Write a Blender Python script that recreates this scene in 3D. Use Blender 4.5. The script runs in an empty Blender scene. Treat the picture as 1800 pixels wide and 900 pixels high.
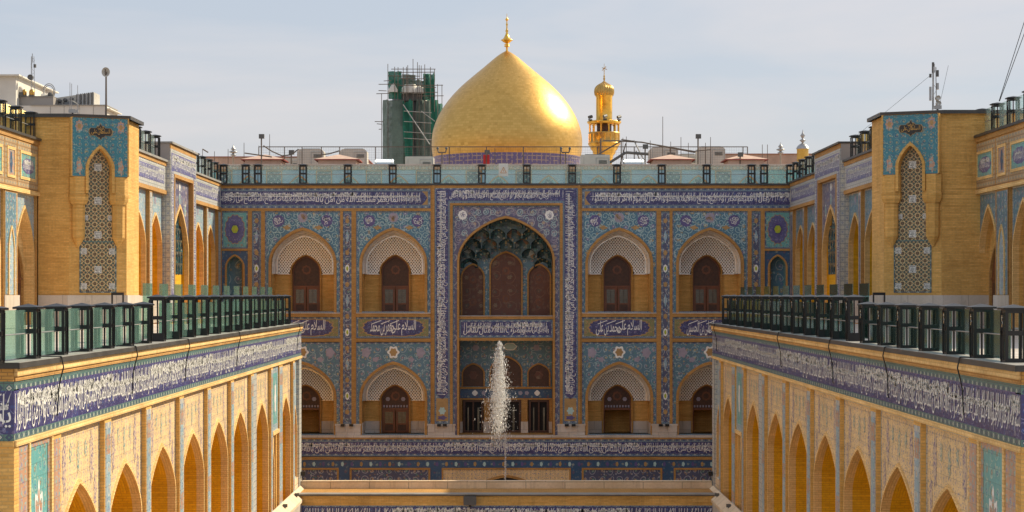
import bpy, math, random, unicodedata
from mathutils import Vector
R = math.radians
sc = bpy.context.scene
# ------------------------------------------------------------------ camera
cam_d = bpy.data.cameras.new('camera'); cam = bpy.data.objects.new('camera', cam_d)
sc.collection.objects.link(cam); sc.camera = cam
cam.location = (0, 0, 0); cam.rotation_euler = (R(90), 0, 0)
cam_d.sensor_width = 36; cam_d.lens = 68; cam_d.shift_x = 10/1800; cam_d.shift_y = 68/1800
cam_d.clip_start = 0.5; cam_d.clip_end = 5000
sc.render.resolution_x = 1024; sc.render.resolution_y = 512
# ------------------------------------------------------------------ world
SUN_AZ, SUN_EL = 33.0, 36.0            # azimuth measured from +x towards +y
W = bpy.data.worlds.new('World'); sc.world = W; W.use_nodes = True
nt = W.node_tree; nt.nodes.clear()
def wn(t): return nt.nodes.new(t)
out = wn('ShaderNodeOutputWorld'); bg = wn('ShaderNodeBackground'); bg.inputs[1].default_value = 0.091
sky = wn('ShaderNodeTexSky'); sky.sky_type = 'NISHITA'; sky.sun_disc = False
sky.sun_elevation = R(SUN_EL); sky.sun_rotation = R(90-SUN_AZ); sky.air_density = 1.0; sky.dust_density = 2.0; sky.ozone_density = 1.5
tc = wn('ShaderNodeTexCoord'); mp = wn('ShaderNodeMapping'); mp.inputs['Scale'].default_value = (1.0, 1.0, 7.0)
mp.inputs['Rotation'].default_value = (0, R(9), 0)
nz = wn('ShaderNodeTexNoise'); nz.inputs['Scale'].default_value = 2.6; nz.inputs['Detail'].default_value = 7; nz.inputs['Roughness'].default_value = .52
nz.inputs['Distortion'].default_value = .3
rp = wn('ShaderNodeValToRGB'); rp.color_ramp.elements[0].position = .40; rp.color_ramp.elements[1].position = .66
rp.color_ramp.elements[0].color = (.05, .05, .05, 1); rp.color_ramp.elements[1].color = (1, 1, 1, 1)
sep = wn('ShaderNodeSeparateXYZ')
rz = wn('ShaderNodeValToRGB')
e = rz.color_ramp.elements
e[0].position = 0.0; e[0].color = (5.3, 5.2, 5.1, 1)
e[1].position = 0.28; e[1].color = (4.0, 4.85, 6.0, 1)
m_ = e.new(0.10); m_.color = (4.7, 5.2, 5.85, 1)
m2 = e.new(1.0); m2.color = (4.2, 4.8, 5.8, 1)
mx = wn('ShaderNodeMix'); mx.data_type = 'RGBA'
L = nt.links.new
L(tc.outputs['Generated'], mp.inputs[0]); L(mp.outputs[0], nz.inputs['Vector']); L(nz.outputs[0], rp.inputs[0])
L(tc.outputs['Generated'], sep.inputs[0]); L(sep.outputs[2], rz.inputs[0])
hs = wn('ShaderNodeHueSaturation'); hs.inputs['Saturation'].default_value = .85; hs.inputs['Value'].default_value = .78
hs.inputs['Hue'].default_value = .515; L(sky.outputs[0], hs.inputs['Color'])
mb_ = wn('ShaderNodeMix'); mb_.data_type = 'RGBA'; mb_.inputs[0].default_value = .8
L(hs.outputs[0], mb_.inputs[6]); L(rz.outputs[0], mb_.inputs[7])
cl = wn('ShaderNodeValToRGB'); cl.color_ramp.elements[0].color = (6.0, 5.6, 5.3, 1); cl.color_ramp.elements[1].position = .2; cl.color_ramp.elements[1].color = (5.7, 5.7, 6.1, 1); L(sep.outputs[2], cl.inputs[0])
L(rp.outputs[0], mx.inputs[0]); L(mb_.outputs[2], mx.inputs[6]); L(cl.outputs[0], mx.inputs[7])
L(mx.outputs[2], bg.inputs[0]); L(bg.outputs[0], out.inputs[0])
# ------------------------------------------------------------------ sun
sd = bpy.data.lights.new('sun', 'SUN'); sd.energy = 4.6; sd.angle = R(.6); sd.color = (1.0, .86, .62)
so = bpy.data.objects.new('sun', sd); sc.collection.objects.link(so)
d = Vector((math.cos(R(SUN_EL))*math.cos(R(SUN_AZ)), math.cos(R(SUN_EL))*math.sin(R(SUN_AZ)), math.sin(R(SUN_EL))))
so.rotation_euler = d.to_track_quat('Z', 'Y').to_euler(); so.location = (60, 40, 60)
vs = sc.view_settings; vs.view_transform = 'Standard'; vs.look = 'None'; vs.exposure = 0.5; vs.gamma = 1; vs.use_curve_mapping = False
sc.cycles.max_bounces = 8; sc.cycles.diffuse_bounces = 5; sc.cycles.transparent_max_bounces = 16; sc.cycles.glossy_bounces = 4
GZ = -13.0     # court level below the camera

# ------------------------------------------------------------------ material helpers
def C(h):
    h = h.lstrip('#'); v = [int(h[i:i+2], 16)/255 for i in (0, 2, 4)]
    return tuple(((x/12.92) if x <= .04045 else ((x+.055)/1.055)**2.4) for x in v)+(1,)
class E:
    def __init__(s, g, sk): s.g = g; s.s = sk
    def _b(a, b, op, c=None): return a.g.m(op, a, b, c)
    def __add__(a, b): return a._b(b, 'ADD')
    __radd__ = __add__
    def __sub__(a, b): return a._b(b, 'SUBTRACT')
    def __rsub__(a, b): return a.g.m('SUBTRACT', b, a)
    def __mul__(a, b): return a._b(b, 'MULTIPLY')
    __rmul__ = __mul__
    def __truediv__(a, b): return a._b(b, 'DIVIDE')
    def __rtruediv__(a, b): return a.g.m('DIVIDE', b, a)
    def lt(a, b): return a._b(b, 'LESS_THAN')
    def gt(a, b): return a._b(b, 'GREATER_THAN')
    def fr(a): return a.g.m('FRACT', a)
    def fl(a): return a.g.m('FLOOR', a)
    def ab(a): return a.g.m('ABSOLUTE', a)
    def mx(a, b): return a._b(b, 'MAXIMUM')
    def mn(a, b): return a._b(b, 'MINIMUM')
    def pp(a, b): return a._b(b, 'PINGPONG')
class G:
    def __init__(s, name):
        s.mat = bpy.data.materials.new(name); s.mat.use_nodes = True; s.t = s.mat.node_tree
        s.b = s.t.nodes['Principled BSDF']; s.o = s.t.nodes['Material Output']
    def n(s, t): return s.t.nodes.new(t)
    def _in(s, sock, v):
        if isinstance(v, E): s.t.links.new(v.s, sock)
        elif v is not None: sock.default_value = v
    def m(s, op, a, b=None, c=None):
        n = s.n('ShaderNodeMath'); n.operation = op
        s._in(n.inputs[0], a); s._in(n.inputs[1], b); s._in(n.inputs[2], c)
        return E(s, n.outputs[0])
    def uv(s):
        n = s.n('ShaderNodeUVMap'); n.uv_map = 'UVMap'; q = s.n('ShaderNodeSeparateXYZ'); s.t.links.new(n.outputs[0], q.inputs[0])
        return E(s, q.outputs[0]), E(s, q.outputs[1])
    def obj(s):
        n = s.n('ShaderNodeTexCoord'); return E(s, n.outputs['Object'])
    def vec(s, x, y, z=0.0):
        n = s.n('ShaderNodeCombineXYZ'); s._in(n.inputs[0], x); s._in(n.inputs[1], y); s._in(n.inputs[2], z); return E(s, n.outputs[0])
    def noise(s, v, scale, det=3, rough=.5, col=False):
        n = s.n('ShaderNodeTexNoise'); s._in(n.inputs['Vector'], v); n.inputs['Scale'].default_value = scale
        n.inputs['Detail'].default_value = det; n.inputs['Roughness'].default_value = rough
        return E(s, n.outputs[1 if col else 0])
    def voro(s, v, scale, feat='F1', rnd=1.0):
        n = s.n('ShaderNodeTexVoronoi'); n.feature = feat; s._in(n.inputs['Vector'], v); n.inputs['Scale'].default_value = scale
        n.inputs['Randomness'].default_value = rnd
        return E(s, n.outputs['Distance']), (E(s, n.outputs['Color']) if feat == 'F1' else None)
    def chan(s, c, i):
        n = s.n('ShaderNodeSeparateColor'); s.t.links.new(c.s, n.inputs[0]); return E(s, n.outputs[i])
    def mix(s, f, a, b, mode='MIX'):
        n = s.n('ShaderNodeMix'); n.data_type = 'RGBA'; n.blend_type = mode
        s._in(n.inputs[0], f); s._in(n.inputs[6], a); s._in(n.inputs[7], b); return E(s, n.outputs[2])
    def ramp(s, f, stops, const=False):
        n = s.n('ShaderNodeValToRGB'); s._in(n.inputs[0], f); r = n.color_ramp
        if const: r.interpolation = 'CONSTANT'
        r.elements[0].position, r.elements[0].color = stops[0]; r.elements[1].position, r.elements[1].color = stops[-1]
        for p, c in stops[1:-1]: q = r.elements.new(p); q.color = c
        return E(s, n.outputs[0])
    def fin(s, col, rough=.5, metal=0.0, h=None, dist=.01, strength=.5, spec=.5):
        s._in(s.b.inputs['Base Color'], col); s._in(s.b.inputs['Roughness'], rough); s._in(s.b.inputs['Metallic'], metal)
        s.b.inputs['Specular IOR Level'].default_value = spec
        if h is not None:
            n = s.n('ShaderNodeBump'); n.inputs['Distance'].default_value = dist; n.inputs['Strength'].default_value = strength
            s._in(n.inputs['Height'], h); s.t.links.new(n.outputs[0], s.b.inputs['Normal'])
        return s.mat
    def dirt(s, col, x, y, lo=.75, hi=1.1, sc1=.35):
        f = s.noise(s.vec(x, y*.35), sc1*2, 5, .6); g = s.noise(s.vec(x, y), 9, 2)
        v = s.ramp(f*.7+g*.3, [(.3, (lo, lo, lo*.97, 1)), (.65, (hi, hi, hi, 1))])
        return s.mix(1.0, col, v, 'MULTIPLY')

def mat_brick(name, c1, c2, mort, bw=.24, bh=.075, rough=.75, lo=.72, gap=.012):
    g = G(name); x, y = g.uv()
    n = g.n('ShaderNodeTexBrick'); g._in(n.inputs['Vector'], g.vec(x, y))
    n.inputs['Color1'].default_value = c1; n.inputs['Color2'].default_value = c2; n.inputs['Mortar'].default_value = mort
    n.inputs['Scale'].default_value = 1; n.inputs['Mortar Size'].default_value = gap; n.inputs['Brick Width'].default_value = bw
    n.inputs['Row Height'].default_value = bh; n.inputs['Mortar Smooth'].default_value = .3; n.inputs['Bias'].default_value = -.1
    col = g.dirt(E(g, n.outputs[0]), x, y, lo, 1.12)
    cs = g.noise(g.vec(x*.5, (y/bh).fl()*1.7), 1.0, 2, .6)      # courses of different firings
    col = g.mix(1.0, col, g.ramp(cs, [(.3, (.84, .80, .74, 1)), (.7, (1.08, 1.10, 1.14, 1))]), 'MULTIPLY')
    st = g.noise(g.vec(x*.8, y*.12), 2.2, 4, .6)      # rain streaks
    col = g.mix(g.m('MULTIPLY', st.gt(.62), .12), col, (.08, .05, .03, 1))
    return g.fin(col, rough, 0, g.m('SUBTRACT', 1.0, E(g, n.outputs[1])), .012, .6, .25)

def mat_arab(name, base, line, fl1, fl2, s=.62, lw=.16, dens=.5, rough=.35, leaf=None):
    g = G(name); x, y = g.uv()
    wv = g.noise(g.vec(x, y), 1.3, 2)
    X = x/s + wv*.5; Y = y/s + wv*.5
    ix = X.fl(); iy = Y.fl(); lx = X.fr()-.5; ly = Y.fr()-.5
    par = ((ix+iy)*.5).fr().gt(.25)*2.0-1.0
    lx = lx*par
    r = g.m('SQRT', lx*lx+ly*ly); th = g.m('ARCTAN2', ly, lx)*(1/6.28318)
    sp = ((th + r*2.6 + ix*.37 + iy*.61).fr()-.5).ab().lt(lw*.5)
    ring = r.lt(.47); fl = r.lt(.13)
    pet = r.lt((g.m('COSINE', th*6.28318*6)*.035+.13))
    d, c = g.voro(g.vec(x, y), 1.0/(s*.27)); rc = g.chan(c, 0)
    leafc = g.ramp(rc, [(0, base), (.45, leaf or fl1), (.62, base), (.74, line), (.86, fl2), (.93, fl1)], True)
    col = g.mix(g.m('MULTIPLY', d.lt(.42), dens), base, leafc)
    col = g.mix(g.m('MULTIPLY', sp, ring)*.8, col, line)
    pc = g.ramp(g.m('FRACT', ix*.37+iy*.23), [(0, fl1), (.5, fl2)], True)
    col = g.mix(pet, col, pc); col = g.mix(r.lt(.05), col, line)
    tx = ((x/.3).fr()-.5).ab().gt(.475).mx(((y/.3).fr()-.5).ab().gt(.475))     # tile joints
    col = g.mix(tx*.35, col, (.05, .06, .07, 1))
    col = g.dirt(col, x, y, .78, 1.1)
    rg = g.noise(g.vec((x/.3).fl(), (y/.3).fl()), 7.3, 0)*.25+(rough-.1)
    return g.fin(col, rg, 0, tx*-1.0, .004, .3)

def mat_border(name, base, a, b, p=.2, rough=.4):
    g = G(name); x, y = g.uv()
    lx = (x/p).fr()-.5; ly = (y/p).fr()-.5
    dd = lx.ab()+ly.ab(); k = ((x/p).fl()*.5+(y/p).fl()*.5).fr().gt(.25)
    col = g.mix(dd.lt(.42), base, b); col = g.mix(dd.lt(.30)*k, col, a); col = g.mix(dd.lt(.12), col, base)
    col = g.mix((lx.mx(ly)).gt(.44), col, (.07, .08, .10, 1))
    col = g.dirt(col, x, y, .8, 1.1)
    return g.fin(col, rough)
def mat_plain(name, c, rough=.5, metal=0, var=.15, scale=3.0, spec=.5, bump=0):
    g = G(name); o = g.obj(); f = g.noise(o, scale, 5, .6)
    lo, hi = 1-var, 1+var*.5
    col = g.mix(1.0, c, g.ramp(f, [(.3, (lo, lo, lo, 1)), (.7, (hi, hi, hi, 1))]), 'MULTIPLY')
    return g.fin(col, f*.15+(rough-.07), metal, f if bump else None, .01, bump, spec)

M = {}
M['brick'] = mat_brick('golden_brick', (.80, .47, .145, 1), (.70, .39, .105, 1), (.64, .40, .14, 1))
M['brick_bounce'] = mat_brick('niche_bounce_brick', (.86, .47, .016, 1), (.80, .42, .012, 1), (.70, .36, .016, 1), .24, .075, .6, .78)  # brick copy for niche interiors, warm bounced light put into its colour
M['brick_pale'] = mat_brick('pale_brick', (.88, .60, .27, 1), (.83, .54, .22, 1), (.7, .45, .18, 1))
M['brick_tr'] = mat_brick('brick_trim', (.60, .34, .115, 1), (.52, .28, .09, 1), (.42, .23, .08, 1), .12, .06)
M['brick_dark'] = mat_brick('aged_brick', (.58, .31, .085, 1), (.50, .26, .065, 1), (.36, .20, .07, 1))
M['teal'] = mat_arab('turquoise_floral_tile', (.085, .205, .300, 1), (.50, .60, .62, 1), (.20, .17, .33, 1), (.42, .30, .13, 1), .8, .13, .55, leaf=(.17, .31, .35, 1))
M['hood'] = mat_arab('turquoise_hood_tile', (.045, .22, .29, 1), (.36, .44, .36, 1), (.26, .16, .14, 1), (.36, .28, .12, 1), .30, .14, .8, leaf=(.05, .12, .26, 1))
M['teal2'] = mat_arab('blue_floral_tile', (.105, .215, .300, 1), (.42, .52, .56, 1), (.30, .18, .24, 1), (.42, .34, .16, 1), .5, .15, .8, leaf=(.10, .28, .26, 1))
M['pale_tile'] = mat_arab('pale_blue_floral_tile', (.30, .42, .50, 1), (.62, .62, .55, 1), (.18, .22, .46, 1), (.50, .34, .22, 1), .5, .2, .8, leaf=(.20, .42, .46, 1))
M['purple'] = mat_arab('violet_scroll_tile', (.13, .125, .22, 1), (.45, .43, .44, 1), (.48, .34, .20, 1), (.16, .26, .34, 1), .7, .26, .6, leaf=(.30, .22, .32, 1))
M['navy'] = mat_arab('cobalt_tile', (.050, .047, .160, 1), (.24, .25, .42, 1), (.05, .10, .30, 1), (.20, .16, .30, 1), .34, .10, .5)
M['navy3'] = mat_arab('cobalt_band_tile', (.060, .058, .185, 1), (.36, .37, .50, 1), (.20, .22, .38, 1), (.34, .32, .44, 1), .24, .2, .8)
M['navy2'] = mat_arab('cobalt_tile_faded', (.115, .110, .270, 1), (.30, .30, .48, 1), (.08, .12, .34, 1), (.30, .25, .40, 1), .30, .12, .6)
M['pier'] = mat_arab('pier_vase_tile', (.085, .095, .175, 1), (.46, .47, .50, 1), (.42, .25, .12, 1), (.10, .24, .20, 1), .52, .18, .8, leaf=(.30, .22, .14, 1))
M['cream'] = mat_arab('cream_floral_tile', (.78, .56, .29, 1), (.34, .28, .27, 1), (.26, .24, .34, 1), (.60, .40, .20, 1), .24, .20, .85, .5, leaf=(.50, .43, .38, 1))
M['tealp'] = mat_arab('turquoise_panel_tile', (.14, .40, .41, 1), (.46, .54, .44, 1), (.30, .20, .12, 1), (.06, .20, .34, 1), .42, .14, .6, leaf=(.20, .42, .36, 1))
M['salmon'] = mat_arab('salmon_floral_tile', (.52, .30, .20, 1), (.30, .46, .50, 1), (.20, .18, .42, 1), (.20, .44, .42, 1), .3, .2, .8, leaf=(.36, .36, .30, 1))
M['pbord'] = mat_border('blue_border', (.19, .27, .34, 1), (.52, .55, .50, 1), (.05, .09, .24, 1), .22)
M['gbord'] = mat_border('green_border', (.10, .20, .18, 1), (.50, .54, .46, 1), (.05, .08, .14, 1), .20)
M['lbord'] = mat_border('pale_border', (.48, .49, .48, 1), (.24, .29, .42, 1), (.60, .57, .48, 1), .24)
M['obord'] = mat_border('ochre_border', (.42, .26, .13, 1), (.15, .26, .30, 1), (.50, .42, .28, 1), .22)
M['olive'] = mat_arab('olive_cartouche_tile', (.22, .22, .09, 1), (.46, .30, .14, 1), (.30, .12, .08, 1), (.14, .30, .12, 1), .3, .2, .8)
M['bluedot'] = mat_arab('blue_rosette_tile', (.035, .095, .20, 1), (.06, .14, .25, 1), (.30, .34, .30, 1), (.16, .08, .12, 1), .5, .1, .3)
M['white'] = mat_plain('white_glaze', (.84, .84, .81, 1), .3, 0, .12)
M['cyan'] = mat_plain('pale_cyan_glaze', (.42, .60, .60, 1), .3, 0, .12)
M['violet'] = mat_plain('violet_glaze', (.11, .09, .25, 1), .35, 0, .2)
M['lilac'] = mat_plain('lilac_glaze', (.34, .31, .40, 1), .35, 0, .2)
M['lime'] = mat_plain('lime_glaze', (.42, .50, .03, 1), .35, 0, .2)
M['ochre'] = mat_plain('ochre_glaze', (.42, .26, .10, 1), .4, 0, .2)
M['blackg'] = mat_plain('black_glaze', (.02, .016, .014, 1), .3, 0, .2)
M['goldtext'] = mat_plain('gold_lettering', (.75, .42, .08, 1), .4, 0, .2)
M['stone'] = mat_brick('cream_stone_slabs', (.80, .66, .48, 1), (.76, .61, .44, 1), (.42, .34, .25, 1), 1.9, 1.3, .5, .8, .02)
M['marble'] = mat_brick('pale_marble_slabs', (.62, .56, .50, 1), (.56, .50, .45, 1), (.35, .31, .28, 1), 1.1, .65, .4, .85, .012)
M['pave'] = mat_brick('court_paving', (.50, .44, .37, 1), (.46, .40, .33, 1), (.3, .27, .23, 1), 1.0, 1.0, .5, .85, .012)
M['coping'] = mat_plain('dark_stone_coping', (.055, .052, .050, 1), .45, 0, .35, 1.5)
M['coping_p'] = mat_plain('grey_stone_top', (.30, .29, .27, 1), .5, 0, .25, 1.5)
M['black'] = mat_plain('black_painted_metal', (.008, .008, .009, 1), .38, 0, .3)
M['wire'] = mat_plain('galvanised_wire', (.18, .18, .18, 1), .5, .4, .3)
M['steel'] = mat_plain('grey_steel', (.38, .38, .38, 1), .4, .6, .2)
M['chrome'] = mat_plain('polished_steel', (.55, .55, .55, 1), .2, 1, .1)
M['rust'] = mat_plain('rusty_pipe', (.15, .12, .10, 1), .6, .3, .35)
M['render'] = mat_plain('pink_plaster', (.46, .33, .27, 1), .8, 0, .25, .8)
M['roofpink'] = mat_plain('pink_roof_panel', (.58, .40, .31, 1), .7, 0, .2)
M['redtrim'] = mat_plain('red_trim', (.28, .05, .04, 1), .5, 0, .2)
M['acwhite'] = mat_plain('cream_enamel', (.52, .50, .45, 1), .45, 0, .18, .9)
M['grill'] = mat_plain('dark_grille', (.10, .10, .10, 1), .6)
M['tankblue'] = mat_plain('blue_grey_tank', (.28, .36, .48, 1), .3, .3, .2)
M['whitewall'] = mat_plain('white_render', (.66, .63, .57, 1), .8, 0, .2, .3)
M['greywall'] = mat_plain('grey_render', (.34, .31, .29, 1), .8, 0, .2, .3)
M['yellow'] = mat_plain('yellow_paint', (.62, .42, .10, 1), .4)
M['cable'] = mat_plain('black_cable', (.02, .02, .02, 1), .5)
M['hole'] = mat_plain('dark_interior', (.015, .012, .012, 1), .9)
M['wood'] = mat_plain('red_brown_wood', (.19, .060, .022, 1), .42, 0, .3, 2.5)
M['wood_d'] = mat_plain('dark_carved_wood', (.085, .035, .018, 1), .5, 0, .4, 6)
M['woodpanel'] = mat_arab('painted_wood_panel', (.14, .055, .035, 1), (.24, .12, .07, 1), (.22, .16, .10, 1), (.10, .08, .06, 1), .9, .10, .35, .55)
M['pane'] = mat_plain('curtained_pane', (.13, .12, .085, 1), .15, 0, .35, 4, .8)
M['copper'] = mat_plain('weathered_gold', (.58, .36, .11, 1), .38, 1, .25)
M['signw'] = mat_plain('white_sign', (.66, .70, .66, 1), .4)
M['signo'] = mat_plain('orange_sign_mark', (.55, .26, .06, 1), .4)
M['redflag'] = mat_plain('red_cloth', (.45, .02, .02, 1), .7)
def mat_lattice():
    g = G('white_plaster_lattice'); x, y = g.uv(); p = .17
    a = ((x+y*.8)/p).fr()-.5; b = ((x-y*.8)/p).fr()-.5
    hole = a.ab().mx(b.ab()).lt(.30)
    n = g.noise(g.vec(x, y), 3, 4)
    col = g.mix(hole, (.93, .93, .92, 1), (.13, .11, .10, 1)); col = g.mix(n*.15, col, (.5, .45, .40, 1))
    return g.fin(col, .30, .12, hole*-1.0, .03, .5)
M['lattice'] = mat_lattice()
g = G('white_plaster'); x, y = g.uv(); n = g.noise(g.vec(x, y), 2, 5, .6); dd, cc = g.voro(g.vec(x, y), 2.4)
M['plaster'] = g.fin(g.mix((dd.lt(.33)*dd.gt(.25)).gt(.5)*.7, g.ramp(n, [(.3, (.74, .70, .65, 1)), (.7, (.90, .87, .83, 1))]), (.55, .50, .45, 1)), .22, .35, dd, .03, .3)
# girih strapwork
def mat_girih():
    g = G('strapwork_tile'); x, y = g.uv(); p = .33
    X = x/p; Y = y/p
    fa = (X.fr()-.5).ab(); fb = (Y.fr()-.5).ab()
    dg = fa+fb
    rg = (dg-.5).ab(); oc = (fa.mx(fb)*.94).mx(dg*.66)
    l1 = (oc-.26).ab(); l2 = rg; l3 = ((fa-fb).ab())
    ln = l1.mn(l2).mn((l3+(oc.lt(.26))*.5))
    base = g.mix(dg.lt(.2), (.05, .055, .045, 1), (.17, .10, .05, 1))
    base = g.mix(dg.gt(.80), base, (.30, .14, .05, 1)); base = g.mix((oc-.42).ab().lt(.02), base, (.05, .20, .17, 1))
    col = g.mix(ln.lt(.085), base, (.015, .02, .02, 1)); col = g.mix(ln.lt(.042), col, (.62, .46, .24, 1))
    col = g.dirt(col, x, y, .8, 1.1)
    return g.fin(col, .45)
M['girih'] = mat_girih()
# dome gold
g = G('gold_leaf_tiles'); x, y = g.uv()
n = g.n('ShaderNodeTexBrick'); g._in(n.inputs['Vector'], g.vec(x, y))
n.inputs['Color1'].default_value = (.70, .43, .13, 1); n.inputs['Color2'].default_value = (.60, .36, .10, 1); n.inputs['Mortar'].default_value = (.58, .35, .09, 1)
n.inputs['Scale'].default_value = 1; n.inputs['Mortar Size'].default_value = .016; n.inputs['Brick Width'].default_value = .42; n.inputs['Row Height'].default_value = .26
pt = g.noise(g.vec((x/.42).fl()*.9, (y/.26).fl()*.22), 2.1, 3, .7)
band = g.noise(g.vec(x*.25, (y/.26).fl()), 1.1, 2)
col = g.mix(g.ramp(pt*.6+band*.4, [(.54, (0, 0, 0, 1)), (.66, (.45, .45, .45, 1))]), E(g, n.outputs[0]), (.40, .23, .06, 1))
bmp = g.noise(g.vec((x/.42).fl(), (y/.26).fl()), 13, 0) + g.noise(g.vec(x, y), 1.2, 2)*.8
M['gold'] = g.fin(col, pt*.18+.30, 1.0, bmp - E(g, n.outputs[1])*.2, .02, .34)
M['gold2'] = mat_plain('gold_plate', (.85, .50, .10, 1), .30, 1, .25, 2.0, .5, .2)
g = G('violet_drum_tile'); x, y = g.uv(); a = ((x/.5).fr()-.5).ab().gt(.40).mx(((y/.4).fr()-.5).ab().gt(.38)); nn = g.noise(g.vec(x, y), 3, 3)
M['drum'] = g.fin(g.mix(a*nn.gt(.45), (.11, .09, .27, 1), (.34, .26, .26, 1)), .4)
# glass
def mat_glass(name, tint, dirt=.12, gc=(.50, .80, .74, 1), dc=(.42, .70, .62, 1)):
    g = G(name); t = g.n('ShaderNodeBsdfTransparent'); t.inputs[0].default_value = tint
    gl = g.n('ShaderNodeBsdfGlossy'); gl.inputs['Roughness'].default_value = .08; gl.inputs[0].default_value = gc
    df = g.n('ShaderNodeBsdfDiffuse'); df.inputs[0].default_value = dc
    fr = g.n('ShaderNodeFresnel'); fr.inputs[0].default_value = 1.42
    m1 = g.n('ShaderNodeMixShader'); m2 = g.n('ShaderNodeMixShader')
    o = g.obj(); nn = g.noise(o, .9, 5, .6)*(dirt*2)
    l = g.t.links.new
    g._in(m2.inputs[0], nn); l(t.outputs[0], m2.inputs[1]); l(df.outputs[0], m2.inputs[2])
    l(fr.outputs[0], m1.inputs[0]); l(m2.outputs[0], m1.inputs[1]); l(gl.outputs[0], m1.inputs[2]); l(m1.outputs[0], g.o.inputs[0])
    return g.mat
M['glass'] = mat_glass('green_glass', (.80, .945, .89, 1), .16)
M['glass_clear'] = mat_glass('clear_greenish_glass', (.94, .985, .975, 1), .17, (.80, .95, .93, 1), (.60, .72, .72, 1))
# scaffold net
def mat_net(name, c, cover):
    g = G(name); t = g.n('ShaderNodeBsdfTransparent'); o = g.obj(); nn = g.noise(o, .8, 6, .65)
    g.fin(g.ramp(nn, [(.3, tuple(v*.55 for v in c[:3])+(1,)), (.7, c)]), .85)
    m1 = g.n('ShaderNodeMixShader'); l = g.t.links.new
    f = g.ramp(g.noise(o, 2.3, 5, .7), [(.30, (cover-.12,)*3+(1,)), (.6, (cover,)*3+(1,))])
    g._in(m1.inputs[0], f); l(t.outputs[0], m1.inputs[1]); l(g.b.outputs[0], m1.inputs[2]); l(m1.outputs[0], g.o.inputs[0])
    return g.mat
M['net'] = mat_net('green_debris_net', (.02, .19, .13, 1), 1.0)
M['netg'] = mat_net('grey_green_debris_net', (.13, .19, .165, 1), 1.0)
# water drops
g = G('water_drops'); tr = g.n('ShaderNodeBsdfTranslucent'); tr.inputs[0].default_value = (.95, .95, .95, 1); g.fin((.93, .94, .95, 1), .1)
m1 = g.n('ShaderNodeMixShader'); m1.inputs[0].default_value = .55; g.t.links.new(g.b.outputs[0], m1.inputs[1]); g.t.links.new(tr.outputs[0], m1.inputs[2]); g.t.links.new(m1.outputs[0], g.o.inputs[0])
M['drops'] = g.mat

# ------------------------------------------------------------------ mesh builder
class F:
    """wall frame: u to the right as seen by someone facing the wall, w out of the wall, z up"""
    def __init__(s, o, U): s.o = Vector(o); s.U = Vector(U).normalized(); s.N = s.U.cross(Vector((0, 0, 1)))
    def P(s, p): return s.o + s.U*p[0] + s.N*p[1] + Vector((0, 0, p[2]))
F0 = F((0, 0, 0), (1, 0, 0)); F0.N = Vector((0, 1, 0))      # plain world axes
PE = [1.36, .50]      # shape of the arch curve
def prof(a, r, n=9):
    """half of a pointed arch, from the springing (a,0) to the apex (0,r)"""
    pts = []
    for i in range(n+1):
        x = a*(math.cos(math.pi/2*i/n)) if i < n else 0
        pts.append((x, r*(max(0, 1-(x/a)**PE[0]))**PE[1]))
    return pts
def arch(a, zs, r, n=9):
    h = prof(a, r, n)
    return [(-x, zs+z) for x, z in h] + [(x, zs+z) for x, z in reversed(h[:-1])]
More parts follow.
